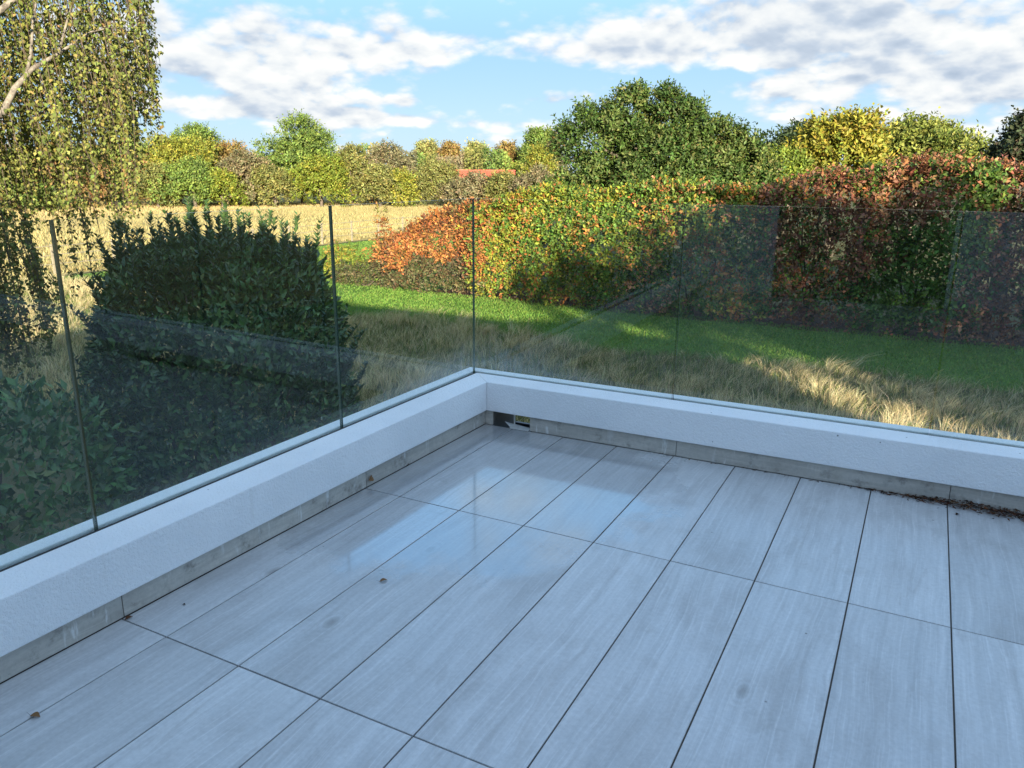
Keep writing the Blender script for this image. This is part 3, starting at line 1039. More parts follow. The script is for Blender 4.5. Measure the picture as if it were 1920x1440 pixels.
BRAMBLE = [(.085, .095, .035), (.12, .10, .045), (.06, .07, .028), (.16, .12, .06), (.10, .055, .03)]
hedge_shrub(-16.3, -11.2, [(-16.4, -2.0), (-15.9, -1.45), (-14.7, -.93), (-13.5, -.28), (-12.6, -.08), (-11.1, .15)],
            RUST + [(.12, .07, .03), (.14, .13, .035)], [3, 3, 2, 1.2, 1, .8],
            'rust-orange leaved shrub at the far left end of the hedge', seed=1, end_round=(True, False), low_pal=BRAMBLE, depth=2.0)
hedge_shrub(-11.7, -9.3, [(-11.8, .03), (-10.6, .28), (-9.8, .55), (-9.3, .62)],
            YELL + RUST[:2] + GREE[:2], [2.2, 1.2, 2.2, 1.0, .8, 1.9, 1.6],
            'yellow-green hedge shrub with an orange patch beside the rust end shrub', seed=20, low_pal=None)
hedge_shrub(-9.4, -5.9, [(-9.4, .62), (-8.6, .70), (-7.9, .55), (-7.1, .45), (-6.0, .80)],
            [RUST[0]] + YELL + GREE + [RUST[2]], [.7, 1.4, .8, 2.3, 2.9, 2.4, 1.5, .5],
            'bright yellow-green hedge shrub with a few orange tips, in front of the big dark tree', seed=33)
hedge_shrub(-6.0, -2.0, [(-6.0, .80), (-5.2, .92), (-4.4, .85), (-3.6, .70), (-2.8, .75), (-2.0, .55)],
            [RUST[0], RUST[2]] + YELL[:2] + GREE + [BROW[2]], [1.1, .8, 1.2, .6, 2.6, 2.3, 1.9, .8],
            'mixed green and orange hedge shrub right of the corner panel, its top sunlit', seed=47)
hedge_shrub(-2.1, .75, [(-2.1, .75), (-1.6, .98), (-.4, 1.15), (.4, 1.2), (1.0, 1.2)],
            BROW + GREE[:2] + [RUST[0]] + [GREE[2]], [2.0, 1.7, 1.6, 1.1, 1.5, 1.1, .9, 1.6],
            'tall reddish-brown leaved hedge section left of the green laurel', seed=58)
hedge_shrub(.6, 3.45, [(.5, 1.2), (1.4, 1.35), (2.1, 1.45), (2.9, 1.42), (3.5, 1.38)],
            [GREE[0], GREE[1], GREE[2], (.11, .15, .03), BROW[0], BROW[2]], [2.3, 1.6, 1.8, .8, 2.0, 1.4],
            'green laurel growing through the hedge, tallest part of it', seed=66, leaf=0.14, sprig=0.5)
hedge_shrub(3.3, 13.0, [(3.3, 1.4), (3.9, 1.42), (4.6, 1.4), (7.6, 1.35), (13, 1.3)],
            BROW + [GREE[0], GREE[2]], [2, 2.2, 1.4, 1.6, .8, .8],
            'dark red-brown hedge section at the right edge of the photo', seed=71)
# low scrub at the left end of the hedge
hedge_shrub(-18.3, -15.4, [(-18.4, -2.55), (-17.6, -2.35), (-16.6, -2.25), (-15.4, -1.9)],
            BRAMBLE + [(.13, .17, .03)], [2, 1.5, 2, 1, .7, 1], 'low dark bramble scrub in front of the rust-orange shrub',
            depth=1.0, seed=80, y_front=21.0, leaf=0.09, n_per=900, end_round=(True, False), name='bramble', sprig=.25)
hedge_shrub(-19.6, -17.7, [(-19.7, -2.3), (-19.2, -1.85), (-18.5, -1.75), (-17.9, -2.1), (-17.6, -2.5)],
            YELL + [(.12, .17, .03), RUST[2]], [2, 1.6, 2, 1.5, .6], 'small yellow-green bush alone on the lawn left of the hedge end',
            depth=1.2, seed=85, y_front=22.0, leaf=0.10, n_per=800, end_round=(True, True), name='bush', sprig=.4, cat='bush')

# ------------------------------------------------------------------ large dark-green tree behind the hedge
def lobe(px, py, dist, rx, rz, ry=None):
    c = at(px, py, dist)
    return ((c.x, c.y, c.z), (rx, ry or rx, rz))


D = 36
OAK = [(.042, .076, .018), (.064, .108, .024), (.10, .135, .036), (.15, .168, .05), (.13, .11, .04)]
tree('broad_tree', [lobe(1225, 330, D, 2.7, 1.75), lobe(1120, 290, D - .5, 1.75, 1.75), lobe(1188, 238, D, 1.15, 1.2), lobe(1264, 246, D + .2, 1.3, 1.25),
                    lobe(1325, 282, D + .3, 1.35, 1.15), lobe(1375, 312, D + .2, 1.25, 1.35), lobe(1085, 335, D - .3, 1.0, 1.0), lobe(1395, 350, D, 1.25, 1.3), lobe(1330, 335, D - .4, 1.4, 1.3), lobe(1186, 205, D, .70, .85),
                    lobe(1258, 212, D, .72, .8), lobe(1300, 240, D, .65, .6), lobe(1240, 390, D - .4, 4.3, 1.6, 2.8), lobe(1148, 255, D, 0.8, 0.8)],
     92000, 0.165, OAK, [3.2, 2.6, 1.5, .7, .35], 'large dark green broadleaf tree rising behind the middle of the hedge',
     trunk_r=0.3, shell=0.58, clump=0.27, wr=0.52, per_clump=210, jitter=.26)

# trees right of it
YT = [(.26, .235, .034), (.21, .21, .032), (.155, .18, .028), (.28, .215, .04)]
tree('yellow_tree', [lobe(1575, 300, 46, 1.85, 1.45), lobe(1610, 262, 46, 1.1, 1.0), lobe(1545, 272, 46, 1.1, .9), lobe(1510, 312, 46, 1.1, .9), lobe(1622, 318, 46, .8, .8), lobe(1580, 248, 46, .7, .6)],
     15000, 0.24, YT, [2, 2, 1.5, 1], 'bright yellow autumn tree behind the red-brown hedge', clump=.22)
tree('green_shrub_tree', [lobe(1452, 335, 42, 1.2, .9), lobe(1475, 320, 42, .9, .6)], 6500, 0.2,
     [(.17, .22, .03), (.12, .17, .03), (.20, .22, .05)], [2, 2, 1], 'small lime-green tree between the big dark tree and the yellow tree', clump=.25)
tree('dark_tree', [lobe(1490, 300, 62, 2.2, 1.6), lobe(1510, 285, 62, 1.6, 1.3), lobe(1450, 315, 62, 1.5, 1.0)], 7000, 0.32,
     [(.035, .058, .024), (.05, .075, .03)], [1, 1], 'dark green tree half hidden behind the yellow tree', clump=.24)
tree('round_tree', [lobe(1712, 300, 62, 2.6, 2.0), lobe(1725, 272, 62, 2.2, 1.25), lobe(1790, 305, 60, 2.1, 1.4), lobe(1680, 285, 62, 1.2, 1.0)], 17000, 0.27,
     [(.17, .20, .04), (.12, .155, .035), (.22, .23, .055)], [2, 2, 1], 'round pale green tree above the laurel part of the hedge', clump=.2)
tree('dark_conifer', [lobe(1935, 290, 30, .95, .75), lobe(1915, 262, 30, .45, .35), lobe(1950, 245, 30, .6, .6), lobe(1893, 285, 30, .35, .18), lobe(1890, 300, 30, .55, .35)], 6500, 0.15,
     [(.032, .050, .024), (.048, .062, .03), (.07, .06, .035)], [2, 2, .6], 'dark conifer at the right edge of the photo above the red-brown hedge', clump=.22)

# ------------------------------------------------------------------ far tree line across the field
P_OLIVE = [(0.172, 0.178, 0.053), (0.132, 0.145, 0.046), (0.224, 0.211, 0.066)]
P_GREEN = [(0.119, 0.182, 0.041), (0.167, 0.23, 0.049), (0.091, 0.14, 0.036)]
P_YELL = [(0.224, 0.229, 0.033), (0.165, 0.192, 0.033), (0.265, 0.237, 0.043)]
P_ORNG = [(0.232, 0.166, 0.05), (0.201, 0.16, 0.05), (0.242, 0.148, 0.053)]
P_RUST = [(0.314, 0.186, 0.082), (0.256, 0.163, 0.07), (0.209, 0.163, 0.058)]
P_PALE = [(0.246, 0.257, 0.084), (0.302, 0.279, 0.106), (0.19, 0.212, 0.067)]
P_GREY = [(0.16, 0.147, 0.077), (0.209, 0.175, 0.098), (0.119, 0.119, 0.059)]
P_LIME = [(0.166, 0.208, 0.03), (0.129, 0.169, 0.025), (0.219, 0.216, 0.033)]
FAR = [  # px, top py, half width px, distance, palette, label
    (-60, 268, 80, 100, P_OLIVE, 'olive tree in the far tree line, leftmost, behind the birch'),
    (70, 285, 80, 104, P_RUST, 'tawny tree in the far tree line behind the birch'),
    (25, 330, 60, 96, P_GREEN, 'low green bush in the far tree line behind the left of the birch'),
    (165, 278, 50, 108, P_GREEN, 'green tree in the far tree line behind the right of the birch'),
    (262, 268, 45, 135, P_GREEN, 'distant dark green tree just right of the birch, on the skyline'),
    (240, 296, 55, 103, P_RUST, 'russet brown tree in the far tree line just right of the birch'),
    (370, 240, 52, 140, P_GREEN, 'distant round green tree rising above the yellow tree on the skyline'),
    (345, 264, 70, 104, P_YELL, 'broad yellow tree in the far tree line'),
    (345, 308, 58, 97, P_GREEN, 'low green bush in front of the broad yellow tree'),
    (290, 320, 40, 99, P_OLIVE, 'olive bush at the left foot of the broad yellow tree'),
    (430, 272, 45, 108, P_ORNG, 'orange-yellow tree between the broad yellow tree and the tall green one'),
    (455, 290, 48, 98, P_GREY, 'grey-olive thorn tree left of the tall green tree'),
    (412, 325, 34, 96, P_LIME, 'small lime bush below the orange-yellow tree'),
    (560, 219, 72, 104, P_GREEN, 'tall open green tree standing highest in the far tree line'),
    (505, 320, 42, 96, P_OLIVE, 'olive shrub at the left foot of the tall green tree'),
    (600, 300, 52, 96, P_LIME, 'lime-yellow bush at the right foot of the tall green tree'),
    (660, 275, 45, 103, P_OLIVE, 'olive tree just right of the tall green tree'),
    (728, 274, 55, 102, P_GREY, 'broad grey-olive tree in the middle of the far tree line'),
    (712, 318, 40, 96, P_OLIVE, 'dark olive shrub below the broad grey-olive tree'),
    (752, 325, 26, 95, P_YELL, 'small yellow bush at the field edge below the grey-olive tree'),
    (800, 270, 32, 128, P_PALE, 'pale poplar on the skyline left of the orange tree'),
    (845, 271, 28, 126, P_ORNG, 'orange tree on the skyline between two pale poplars'),
    (892, 272, 34, 130, P_PALE, 'pale green poplar on the skyline above the red roof'),
    (950, 271, 36, 126, P_ORNG, 'orange tree on the skyline at the right end of the red roof'),
    (1012, 249, 44, 120, P_GREEN, 'dark green tree on the skyline left of the large broadleaf tree'),
    (1010, 280, 38, 100, P_YELL, 'olive-yellow tree beside the large broadleaf tree'),
    (815, 310, 45, 98, P_OLIVE, 'olive bush at the left end of the red roof'),
    (880, 332, 55, 94, P_GREY, 'grey-olive scrub in front of the red roof'),
    (950, 330, 45, 92, P_OLIVE, 'olive scrub below the right end of the red roof'),
    (1010, 320, 45, 88, P_GREY, 'grey scrub beside the left of the large broadleaf tree'),
]
for (px, ty, hw, dist, pal, lb) in FAR:
    b = at(px, 318, dist)
    k = dist / FPX / math.cos(math.atan((px - 960) / FPX)) * 1.0
    rx = hw * k
    top = at(px, ty, dist).z
    H = top - GZ
    sparse = 'open' in lb
    lobes = []
    nl = 9 if sparse else 7
    lobes.append(((b.x, b.y, GZ + H * 0.48), (rx * 0.82, rx * 0.7, H * 0.44)))
    lobes.append(((b.x, b.y, GZ + H * 0.26), (rx * 1.2, rx * 0.75, H * 0.27)))
    rt = np.array([math.cos(-YAW), math.sin(-YAW) * -1 * -1])
    for q in range(nl):
        a = random.uniform(0, 2 * math.pi); hh = random.uniform(0.40, 0.80)
        rr = rx * random.uniform(0.35, 0.70) * (1.05 - 0.55 * max(0, hh - 0.55) / 0.3)
        s = random.uniform(0.30, 0.46)
        zc = GZ + H * hh
        rz = min(H * s * 0.62, (top - zc))
        lobes.append(((b.x + rr * math.cos(a), b.y + rr * math.sin(a), zc), (rx * s, rx * s, max(0.4, rz))))
    lobes.append(((b.x + rx * random.uniform(-.2, .2), b.y, top - H * 0.16), (rx * 0.42, rx * 0.42, H * 0.16)))
    if sparse:
        lobes = lobes[2:] + [((b.x, b.y, GZ + H * 0.30), (rx * 0.7, rx * 0.6, H * 0.3))]
    cnt = int(2500 + 420 * rx * H)
    nm = 'bush' if ('bush' in lb or 'scrub' in lb or 'shrub' in lb) else ('poplar_tree' if 'poplar' in lb else 'field_tree')
    tree(nm, lobes, min(cnt, 18000), 0.28 if dist < 115 else 0.34, pal, [2, 2, 1.2], lb, cat='bush' if nm == 'bush' else 'tree',
         group='far tree line across the field', clump=.20 if not sparse else .15, shell=.5, trunk_r=.18, wr=.6, jitter=.2)

def far_wood():
    n = 34000
    px = RNG.uniform(-160, 1060, n)
    dist = RNG.uniform(112, 122, n)
    az = YAW + np.arctan((px - 960) / FPX)
    X = EYE.x + dist * np.sin(az); Y = EYE.y + dist * np.cos(az)
    Q = np.stack([px / 26.0, np.zeros(n), np.zeros(n)], 1)
    topz = 3.1 + smooth_noise(Q, .9, 401) * 1.1 + np.abs(smooth_noise(Q, 2.6, 402)) * .8
    Z = GZ + (topz - GZ) * np.sqrt(RNG.uniform(0, 1, n))
    P = np.stack([X, Y, Z], 1)
    grp = np.floor((px + 200) / 17).astype(int)
    pal = P_OLIVE + P_GREEN + P_GREY + P_YELL[1:2]
    gi = np.random.default_rng(5).integers(0, len(pal), grp.max() + 1)
    col = mix_colors(n, pal, [1] * len(pal), .2, gi[grp])
    N = unit(rand_dirs(n) + np.array([.3, -.8, .3]))
    me = leaf_mesh('far_wood', P, rand_dirs(n), N, RNG.uniform(.25, .5, n), .6, col, M['leaf'])
    o = link(bpy.data.objects.new('far_wood', me))
    tag(o, kind='stuff')


far_wood()

# red-roofed farm building in the tree line
bc = at(908, 330, 106)
barn = empty('farm_building', (bc.x, bc.y, GZ))
tag(barn, 'low building with a red tiled roof showing through the far tree line', 'building')
barn.rotation_euler.z = math.radians(27)
MB().box((-3.9, -2.6, 0), (3.9, 2.6, 3.0)).build('wall', M['brick'], barn)
rf = MB().poly([(-4.1, -2.9, 2.95), (4.1, -2.9, 2.95), (4.1, 0, 4.35), (-4.1, 0, 4.35), (4.1, 2.9, 2.95), (-4.1, 2.9, 2.95),
                (-4.1, -2.9, 2.85), (4.1, -2.9, 2.85), (4.1, 2.9, 2.85), (-4.1, 2.9, 2.85)],
               [(0, 1, 2, 3), (3, 2, 4, 5), (0, 3, 5, 9, 6), (1, 7, 8, 4, 2), (6, 7, 1, 0), (9, 5, 4, 8), (7, 6, 9, 8)])
rf.build('roof', M['roof_red'], barn)
MB().box((-4.1, -.12, 4.30), (4.1, .12, 4.44)).build('ridge', M['roof_red'], barn)
mbc = MB()
for q in range(1, 9):   # courses of tiles as proud strips on the slope
    t = q / 9.0
    y, z = -2.9 + 2.9 * t, 2.95 + 1.4 * t
    mbc.box((-4.08, y - .03, z + .012), (4.08, y + .03, z + .06))
mbc.build('tile_course', M['roof_red'], barn)

# ------------------------------------------------------------------ fence between lawn and field
fence = empty('field_fence', (-29.4, 30, GZ))
tag(fence, 'thin post and rail fence between the lawn and the pale dry field', 'fence')
post = MB().box((-.04, -.04, -0.05), (.04, .04, 1.25)).mesh('post', M['wire'])
ys = [12.0 + 2.75 * k for k in range(0, 17)]
fx = lambda y: -29.9 - 0.0012 * (y - 30) ** 2 + (0.02 * (y - 34) if y > 34 else 0)
for y in ys:
    o = link(bpy.data.objects.new('post', post), fence)
    o.location = (fx(y) + 29.4, y - 30, 0)
for hz in (0.42, 0.80, 1.17):
    for a, b in zip(ys[:-1], ys[1:]):
        mb = MB().tube([(fx(a) + 29.4 + .06, a - 30, hz + random.uniform(-.03, .03)), (fx(b) + 29.4 + .06, b - 30, hz + random.uniform(-.03, .03))], 0.017, 5)
        mb.build('rail', M['wire'], fence)

# ------------------------------------------------------------------ bay bush, laurel hedge and birch near the terrace
def leaf_parts(root, base, P, ax, N, L, wr, col, mat, n_parts=300, name='leaf'):
    """the leaves that show largest become parts; the rest is one mass of foliage"""
    d = np.linalg.norm(P - np.array(EYE), axis=1)
    vis = unit(np.array(EYE) - P)
    face = np.abs(np.sum(unit(N) * vis, 1))
    score = L * (0.4 + face) / d
    out = np.argsort(-score)
    pick = out[:n_parts]
    rest = np.ones(len(P), bool); rest[pick] = False
    me = leaf_mesh('foliage', P[rest] - np.array(base), ax[rest], N[rest], L[rest], wr, col[rest], mat)
    o = link(bpy.data.objects.new('foliage', me), root); o['kind'] = 'stuff'
    shades = []
    for q in range(5):
        c = np.percentile(col[pick], 10 + 20 * q, axis=0)
        shades.append(leaf_mesh(name, np.zeros((1, 3)), np.array([[1., 0, 0]]), np.array([[0, 0, 1.]]), np.array([1.0]), wr, c[None, :], mat))
    for i in pick:
        o = bpy.data.objects.new(name, shades[int(RNG.integers(0, 5))])
        link(o, root)
        x = Vector(ax[i]).normalized(); s = Vector(N[i]).cross(x).normalized(); z = x.cross(s)
        mt_ = Matrix((x, s, z)).transposed().to_4x4() @ Matrix.Scale(float(L[i]), 4)
        mt_.translation = Vector(P[i]) - Vector(base)
        o.matrix_local = mt_


def bay_bush():
    D0 = 8.6
    c = at(390, 330, D0)
    base = Vector((c.x, c.y, GZ))
    rt = Vector((AR.x, AR.y, 0)).normalized()
    # outline: half width (m) by height
    zs = np.array([-3.0, -2.2, -1.4, -0.7, -0.15, 0.18, 0.40, 0.58])
    ws = np.array([1.50, 1.46, 1.38, 1.28, 1.19, 1.07, 0.93, 0.62])
    n = 36000
    z = RNG.uniform(-3.0, 0.58, n)
    top = RNG.uniform(size=n) < 0.12
    r = np.interp(z, zs, ws)
    a = RNG.uniform(0, 2 * math.pi, n)
    rho = 1 - np.abs(RNG.normal(0, 0.10, n))
    rho = np.where(top, np.sqrt(RNG.uniform(0, 1, n)), rho)
    z = np.where(top, 0.26 + 0.28 * (1 - rho ** 2) + RNG.normal(0, .07, n), z)
    r = np.where(top, 1.08, r)
    P = np.stack([r * rho * np.cos(a), r * rho * np.sin(a), z], 1)
    bulge = smooth_noise(P, 2.4, 3) * 0.11 + smooth_noise(P, 6.0, 4) * 0.085
    P[:, :2] *= (1 + bulge / 1.4)[:, None]
    N = np.stack([np.cos(a), np.sin(a), np.where(top, 1.2, 0.25)], 1)
    ax = unit(N * 0.5 + np.array([0, 0, 0.45]) + rand_dirs(n) * 0.75)
    L = RNG.uniform(0.065, 0.115, n)
    col = mix_colors(n, [(.060, .122, .038), (.092, .172, .052), (.036, .074, .026), (.15, .20, .062)], [2.4, 2, 1.6, .4], 0.2)
    stems = MB()
    SP, SA, SN, SL_, SC_ = [], [], [], [], []
    for q in range(185):       # upright shoots that outgrew the clipping
        if q < 95:
            aa = RNG.uniform(0, 2 * math.pi); rr = 1.05 * math.sqrt(RNG.uniform())
            z0 = 0.24 + 0.26 * (1 - (rr / 1.1) ** 2); h = RNG.uniform(0.16, 0.62) * (1.1 - 0.20 * (rr / 1.05))
        else:
            z0 = RNG.uniform(-1.2, 0.15); aa = RNG.uniform(0, 2 * math.pi); rr = float(np.interp(z0, zs, ws)) * 0.97; h = RNG.uniform(0.12, 0.34)
        b0 = np.array([rr * math.cos(aa), rr * math.sin(aa), z0 - 0.1])
        lean = np.array([math.cos(aa), math.sin(aa)]) * RNG.uniform(-0.02, 0.16) * (1.6 if q >= 95 else 1)
        m_ = int(16 + h * 90)
        t = np.sort(RNG.uniform(0.05, 1, m_))
        pp = b0 + np.stack([lean[0] * t, lean[1] * t, (h + 0.1) * t], 1)
        an = np.arange(m_) * 2.4 + RNG.normal(0, .3, m_)
        SP.append(pp)
        up = RNG.uniform(0.6, 1.5, m_)
        SA.append(np.stack([np.cos(an), np.sin(an), up], 1)); SN.append(np.stack([-np.cos(an) * up, -np.sin(an) * up, np.ones(m_)], 1))
        SL_.append(RNG.uniform(0.075, 0.125, m_) * (1.1 - 0.45 * t))
        SC_.append(mix_colors(m_, [(.05, .095, .032), (.08, .13, .042)], [2, 1], .15))
        stems.tube([tuple(b0 + np.array([0, 0, 3.0])), tuple(b0 + np.array([lean[0], lean[1], h + 0.1 + 3.0]))], [0.006, 0.002], 4)
    P = np.concatenate([P] + SP); ax = unit(np.concatenate([ax] + SA)); N = unit(np.concatenate([N + rand_dirs(n) * 0.5] + SN)); L = np.concatenate([L] + SL_); col = np.concatenate([col] + SC_)
    root = empty('bay_bush', base)
    tag(root, 'tall clipped dark green bay bush with loose shoots on top, beyond the left glass', 'bush')
    Pw = P + np.array([base.x, base.y, 0])
    leaf_parts(root, base, Pw, ax, N, L, 0.43, col, M['leaf_gloss'])
    for q in range(9):
        aa = q * 0.7; stems.tube([(0.25 * math.cos(aa), 0.25 * math.sin(aa), -.03), (0.8 * math.cos(aa), 0.8 * math.sin(aa), 2.6)], [0.05, 0.015], 6)
    stems.build('stem', M['twig'], root)


bay_bush()


def laurel_hedge():
    x0, x1, y0, y1, zt = -6.6, -2.95, -2.4, 0.95, -0.36
    n = 15000
    u = RNG.uniform(size=n)
    X = RNG.uniform(x0, x1, n); Y = RNG.uniform(y0, y1, n); Z = RNG.uniform(GZ + .05, zt, n)
    N = np.zeros((n, 3))
    t = u < 0.42; f1 = (u >= .42) & (u < .78); f2 = (u >= .78) & (u < .9); f3 = u >= .9
    inn = np.abs(RNG.normal(0, 0.09, n))
    Z[t] = zt - inn[t]; N[t] = (0, 0, 1)
    X[f1] = x1 - inn[f1]; N[f1] = (1, 0, .2)
    Y[f2] = y1 - inn[f2]; N[f2] = (0, 1, .2)
    Y[f3] = y0 + inn[f3]; N[f3] = (0, -1, .2)
    P = np.stack([X, Y, Z], 1)
    b_ = smooth_noise(P, 2.2, 12) * 0.12 + smooth_noise(P, 6, 13) * 0.06
    P += N * b_[:, None]
    # soften the shoulders
    hi = np.clip((P[:, 2] - (zt - .5)) / .5, 0, 1) ** 2
    P[:, 0] = np.where(f1, P[:, 0] - hi * .3, P[:, 0])
    ed = np.clip((P[:, 0] - (x1 - .5)) / .5, 0, 1) ** 2
    P[:, 2] = np.where(t, P[:, 2] - ed * .25, P[:, 2])
    Nn = unit(N + rand_dirs(n) * 0.6)
    ax = unit(N * 0.5 + rand_dirs(n) * 0.7 + np.array([0, 0, .3]))
    L = RNG.uniform(0.065, 0.12, n)
    col = mix_colors(n, [(.065, .145, .040), (.085, .185, .050), (.045, .105, .030), (.13, .19, .055)], [2.4, 1.8, 1.6, .5], 0.18)
    base = Vector((-4.7, -.7, GZ))
    root = empty('laurel_hedge', base)
    tag(root, 'broad-leaved green laurel hedge below the left glass, at the lower left', 'hedge')
    leaf_parts(root, base, P, ax, Nn, L, 0.46, col, M['leaf_gloss'])
    mb = MB()
    for q in range(40):
        a = Vector((RNG.uniform(x0 + .3, x1 - .3), RNG.uniform(y0 + .3, y1 - .3), GZ - .03)) - base
        e = a + Vector((RNG.normal(0, .25), RNG.normal(0, .25), 2.3))
        mb.tube([a, e], [.03, .008], 5)
    mb.build('stem', M['twig'], root)


laurel_hedge()


def birch():
    D0 = 10.2
    b = at(-230, 600, D0 + .3)
    base = Vector((b.x, b.y, GZ))
    root = empty('birch_tree', base)
    tag(root, 'weeping birch with pale limbs and hanging yellow-green twigs at the upper left', 'tree')
    mb = MB()

    def Lp(px, py, d=D0 - .75): return at(px, py, d) - base
    mb.tube([Vector((0, 0, -.05)), Lp(-215, 420, D0 + .2), Lp(-150, 300), Lp(-120, 60), Lp(-90, -250)], [.19, .16, .14, .10, .04], 10)
    mb.tube([Lp(-150, 300), Lp(-60, 250), Lp(5, 212), Lp(28, 165), Lp(62, 128), Lp(110, 100), Lp(170, 60), Lp(215, 50)], [.07, .052, .038, .03, .022, .015, .009, .005], 8)
    mb.tube([Lp(50, 140), Lp(58, 100), Lp(62, 40), Lp(75, -40)], [.02, .016, .012, .008], 6)
    mb.tube([Lp(110, 100), Lp(120, 60), Lp(135, 10), Lp(170, -50)], [.016, .012, .009, .006], 6)
    mb.tube([Lp(-120, 120), Lp(0, 20), Lp(100, -60), Lp(220, -70)], [.05, .03, .02, .008], 6)
    mb.build('trunk', M['birch_bark'], root, smooth=True)
    tw = MB()
    P, A, Nn, L, Cc = [], [], [], [], []

    def strand(px, py, d, length, dens=46, sway=0.12):
        s = np.array(at(px, py, d) - base)
        ln = length
        dirx = RNG.normal(0, sway, 2)
        m_ = max(6, int(ln * dens))
        t = np.sort(RNG.uniform(0, 1, m_))
        out = RNG.uniform(0.02, 0.16)
        cx = s[0] + dirx[0] * (t - t ** 2) * 1.2 + out * AR.x * np.sqrt(t) + RNG.normal(0, .018, m_)
        cyy = s[1] + dirx[1] * (t - t ** 2) * 1.2 + out * AR.y * np.sqrt(t) + RNG.normal(0, .018, m_)
        cz = s[2] - ln * t
        P.append(np.stack([cx, cyy, cz], 1))
        a = RNG.uniform(0, 6.28, m_)
        A.append(np.stack([np.cos(a) * .8, np.sin(a) * .8, np.full(m_, -0.75)], 1))
        Nn.append(unit(np.stack([np.cos(a), np.sin(a), np.full(m_, .9)], 1)) + rand_dirs(m_) * .6)
        L.append(RNG.uniform(0.035, 0.062, m_))
        Cc.append(mix_colors(m_, [(.19, .215, .055), (.145, .172, .046), (.25, .24, .07), (.10, .125, .038), (.22, .16, .06)], [2, 2, 1.2, 1.2, .35], .18))
        pts = [(s[0], s[1], s[2]), (s[0] + dirx[0] * .3 + out * AR.x * .7, s[1] + dirx[1] * .3 + out * AR.y * .7, s[2] - ln * .5), (s[0] + out * AR.x, s[1] + out * AR.y, s[2] - ln)]
        tw.tube(pts, [.005, .0035, .0015], 3)
    # curtain of hanging twigs: px of start, how far down it may reach
    for q in range(620):
        x = RNG.uniform(-260, 268)
        right = max(0.0, (x - 150) / 118)
        y0 = RNG.uniform(-140, 300 - 190 * right)
        d = D0 + RNG.normal(0, .55)
        if -30 < x < 135 and 40 < y0 < 215 and RNG.uniform() < .45: continue
        maxy = np.interp(x, [-260, 0, 60, 150, 205, 225, 262, 270], [560, 420, 380, 375, 385, 310, 195, 150])
        reach = max(40, maxy - y0) * RNG.uniform(0.25, 1.0)
        strand(x - 6, y0, d, min(reach, 300) / FPX * d)
    for (x, y0, y1, d) in ((128, 300, 480, 10.1), (75, 330, 455, 10.2), (198, 330, 478, 9.9), (150, 350, 420, 10.3), (205, 340, 430, 10.0), (112, 330, 500, 10), (250, 130, 225, 10.1), (232, 260, 300, 10)):
        for q in range(3):
            strand(x + RNG.normal(0, 7), y0 + RNG.normal(0, 12), d, (y1 - y0) / FPX * d * RNG.uniform(.7, 1.05), 40, .03)
    # lower skirts at the left that hang in the shade of the house and the added evergreen
    for q in range(150):
        x = RNG.uniform(-260, 100)
        y0 = RNG.uniform(360, 520) + max(0, x - 40) * 0.7
        y1 = np.interp(x, [-260, 0, 40, 75, 110], [640, 640, 610, 560, 590]) + RNG.normal(0, 22)
        if 60 < x < 100 and y0 < 470: continue
        if y1 > y0 + 20:
            strand(x, y0, 9.6 + RNG.normal(0, .35), (y1 - y0) / FPX * 9.6, 44, .15)
    # bare long twigs
    for x0_, x1_, y0_, y1_ in ((143, 178, 360, 545), (165, 190, 360, 450)):
        tw.tube([at(x0_, y0_, 10) - base, at((x0_ + x1_) / 2 + 3, (y0_ + y1_) / 2, 10) - base, at(x1_, y1_, 10) - base], [.007, .005, .002], 4)
    P = np.concatenate(P); A = np.concatenate(A); Nn = np.concatenate(Nn); L = np.concatenate(L); Cc = np.concatenate(Cc)
    me = leaf_mesh('foliage', P, A, Nn, L, .75, Cc, M['leaf'])
    link(bpy.data.objects.new('foliage', me), root)
    tw.build('twig', M['twig'], root)
    return len(P)


print('birch leaves', birch())

# tree behind the house to the right: only its shade reaches the picture
tree('shade_tree', [((22.8, -9.5, 5.0), (3.6, 3.0, 2.9)), ((26.5, -8.5, 4.4), (3.6, 3.0, 3.6)), ((22.5, -8.0, 2.6), (1.9, 2.0, 1.9)), ((20.4, -9.0, 4.9), (2.2, 2, 1.7)), ((17.0, -9.5, 4.7), (2.1, 2, 1.1)),
                    ((26, -9, .5), (4.5, 2.5, 3.0)), ((32, -9, 3), (4, 3, 5))],
     16000, 0.45, P_GREEN, [1, 1, 1], 'broad green tree behind the garage, behind the viewer', clump=.2, shell=.3)

tree('shading_evergreen', [((-2.5, -5.8, 1.6), (1.7, 1.3, 1.7)), ((-2.3, -5.8, -.6), (1.9, 1.4, 2.1)), ((-3.3, -5.6, 1.2), (1.2, 1.1, 1.7))], 9000, 0.2,
     [(.04, .075, .022), (.06, .10, .03)], [1, 1], 'unseen evergreen added to shade the birch, left of the house behind the viewer', clump=.25, shell=.3)  # unseen tree, added to keep the birch's hanging skirts in shade

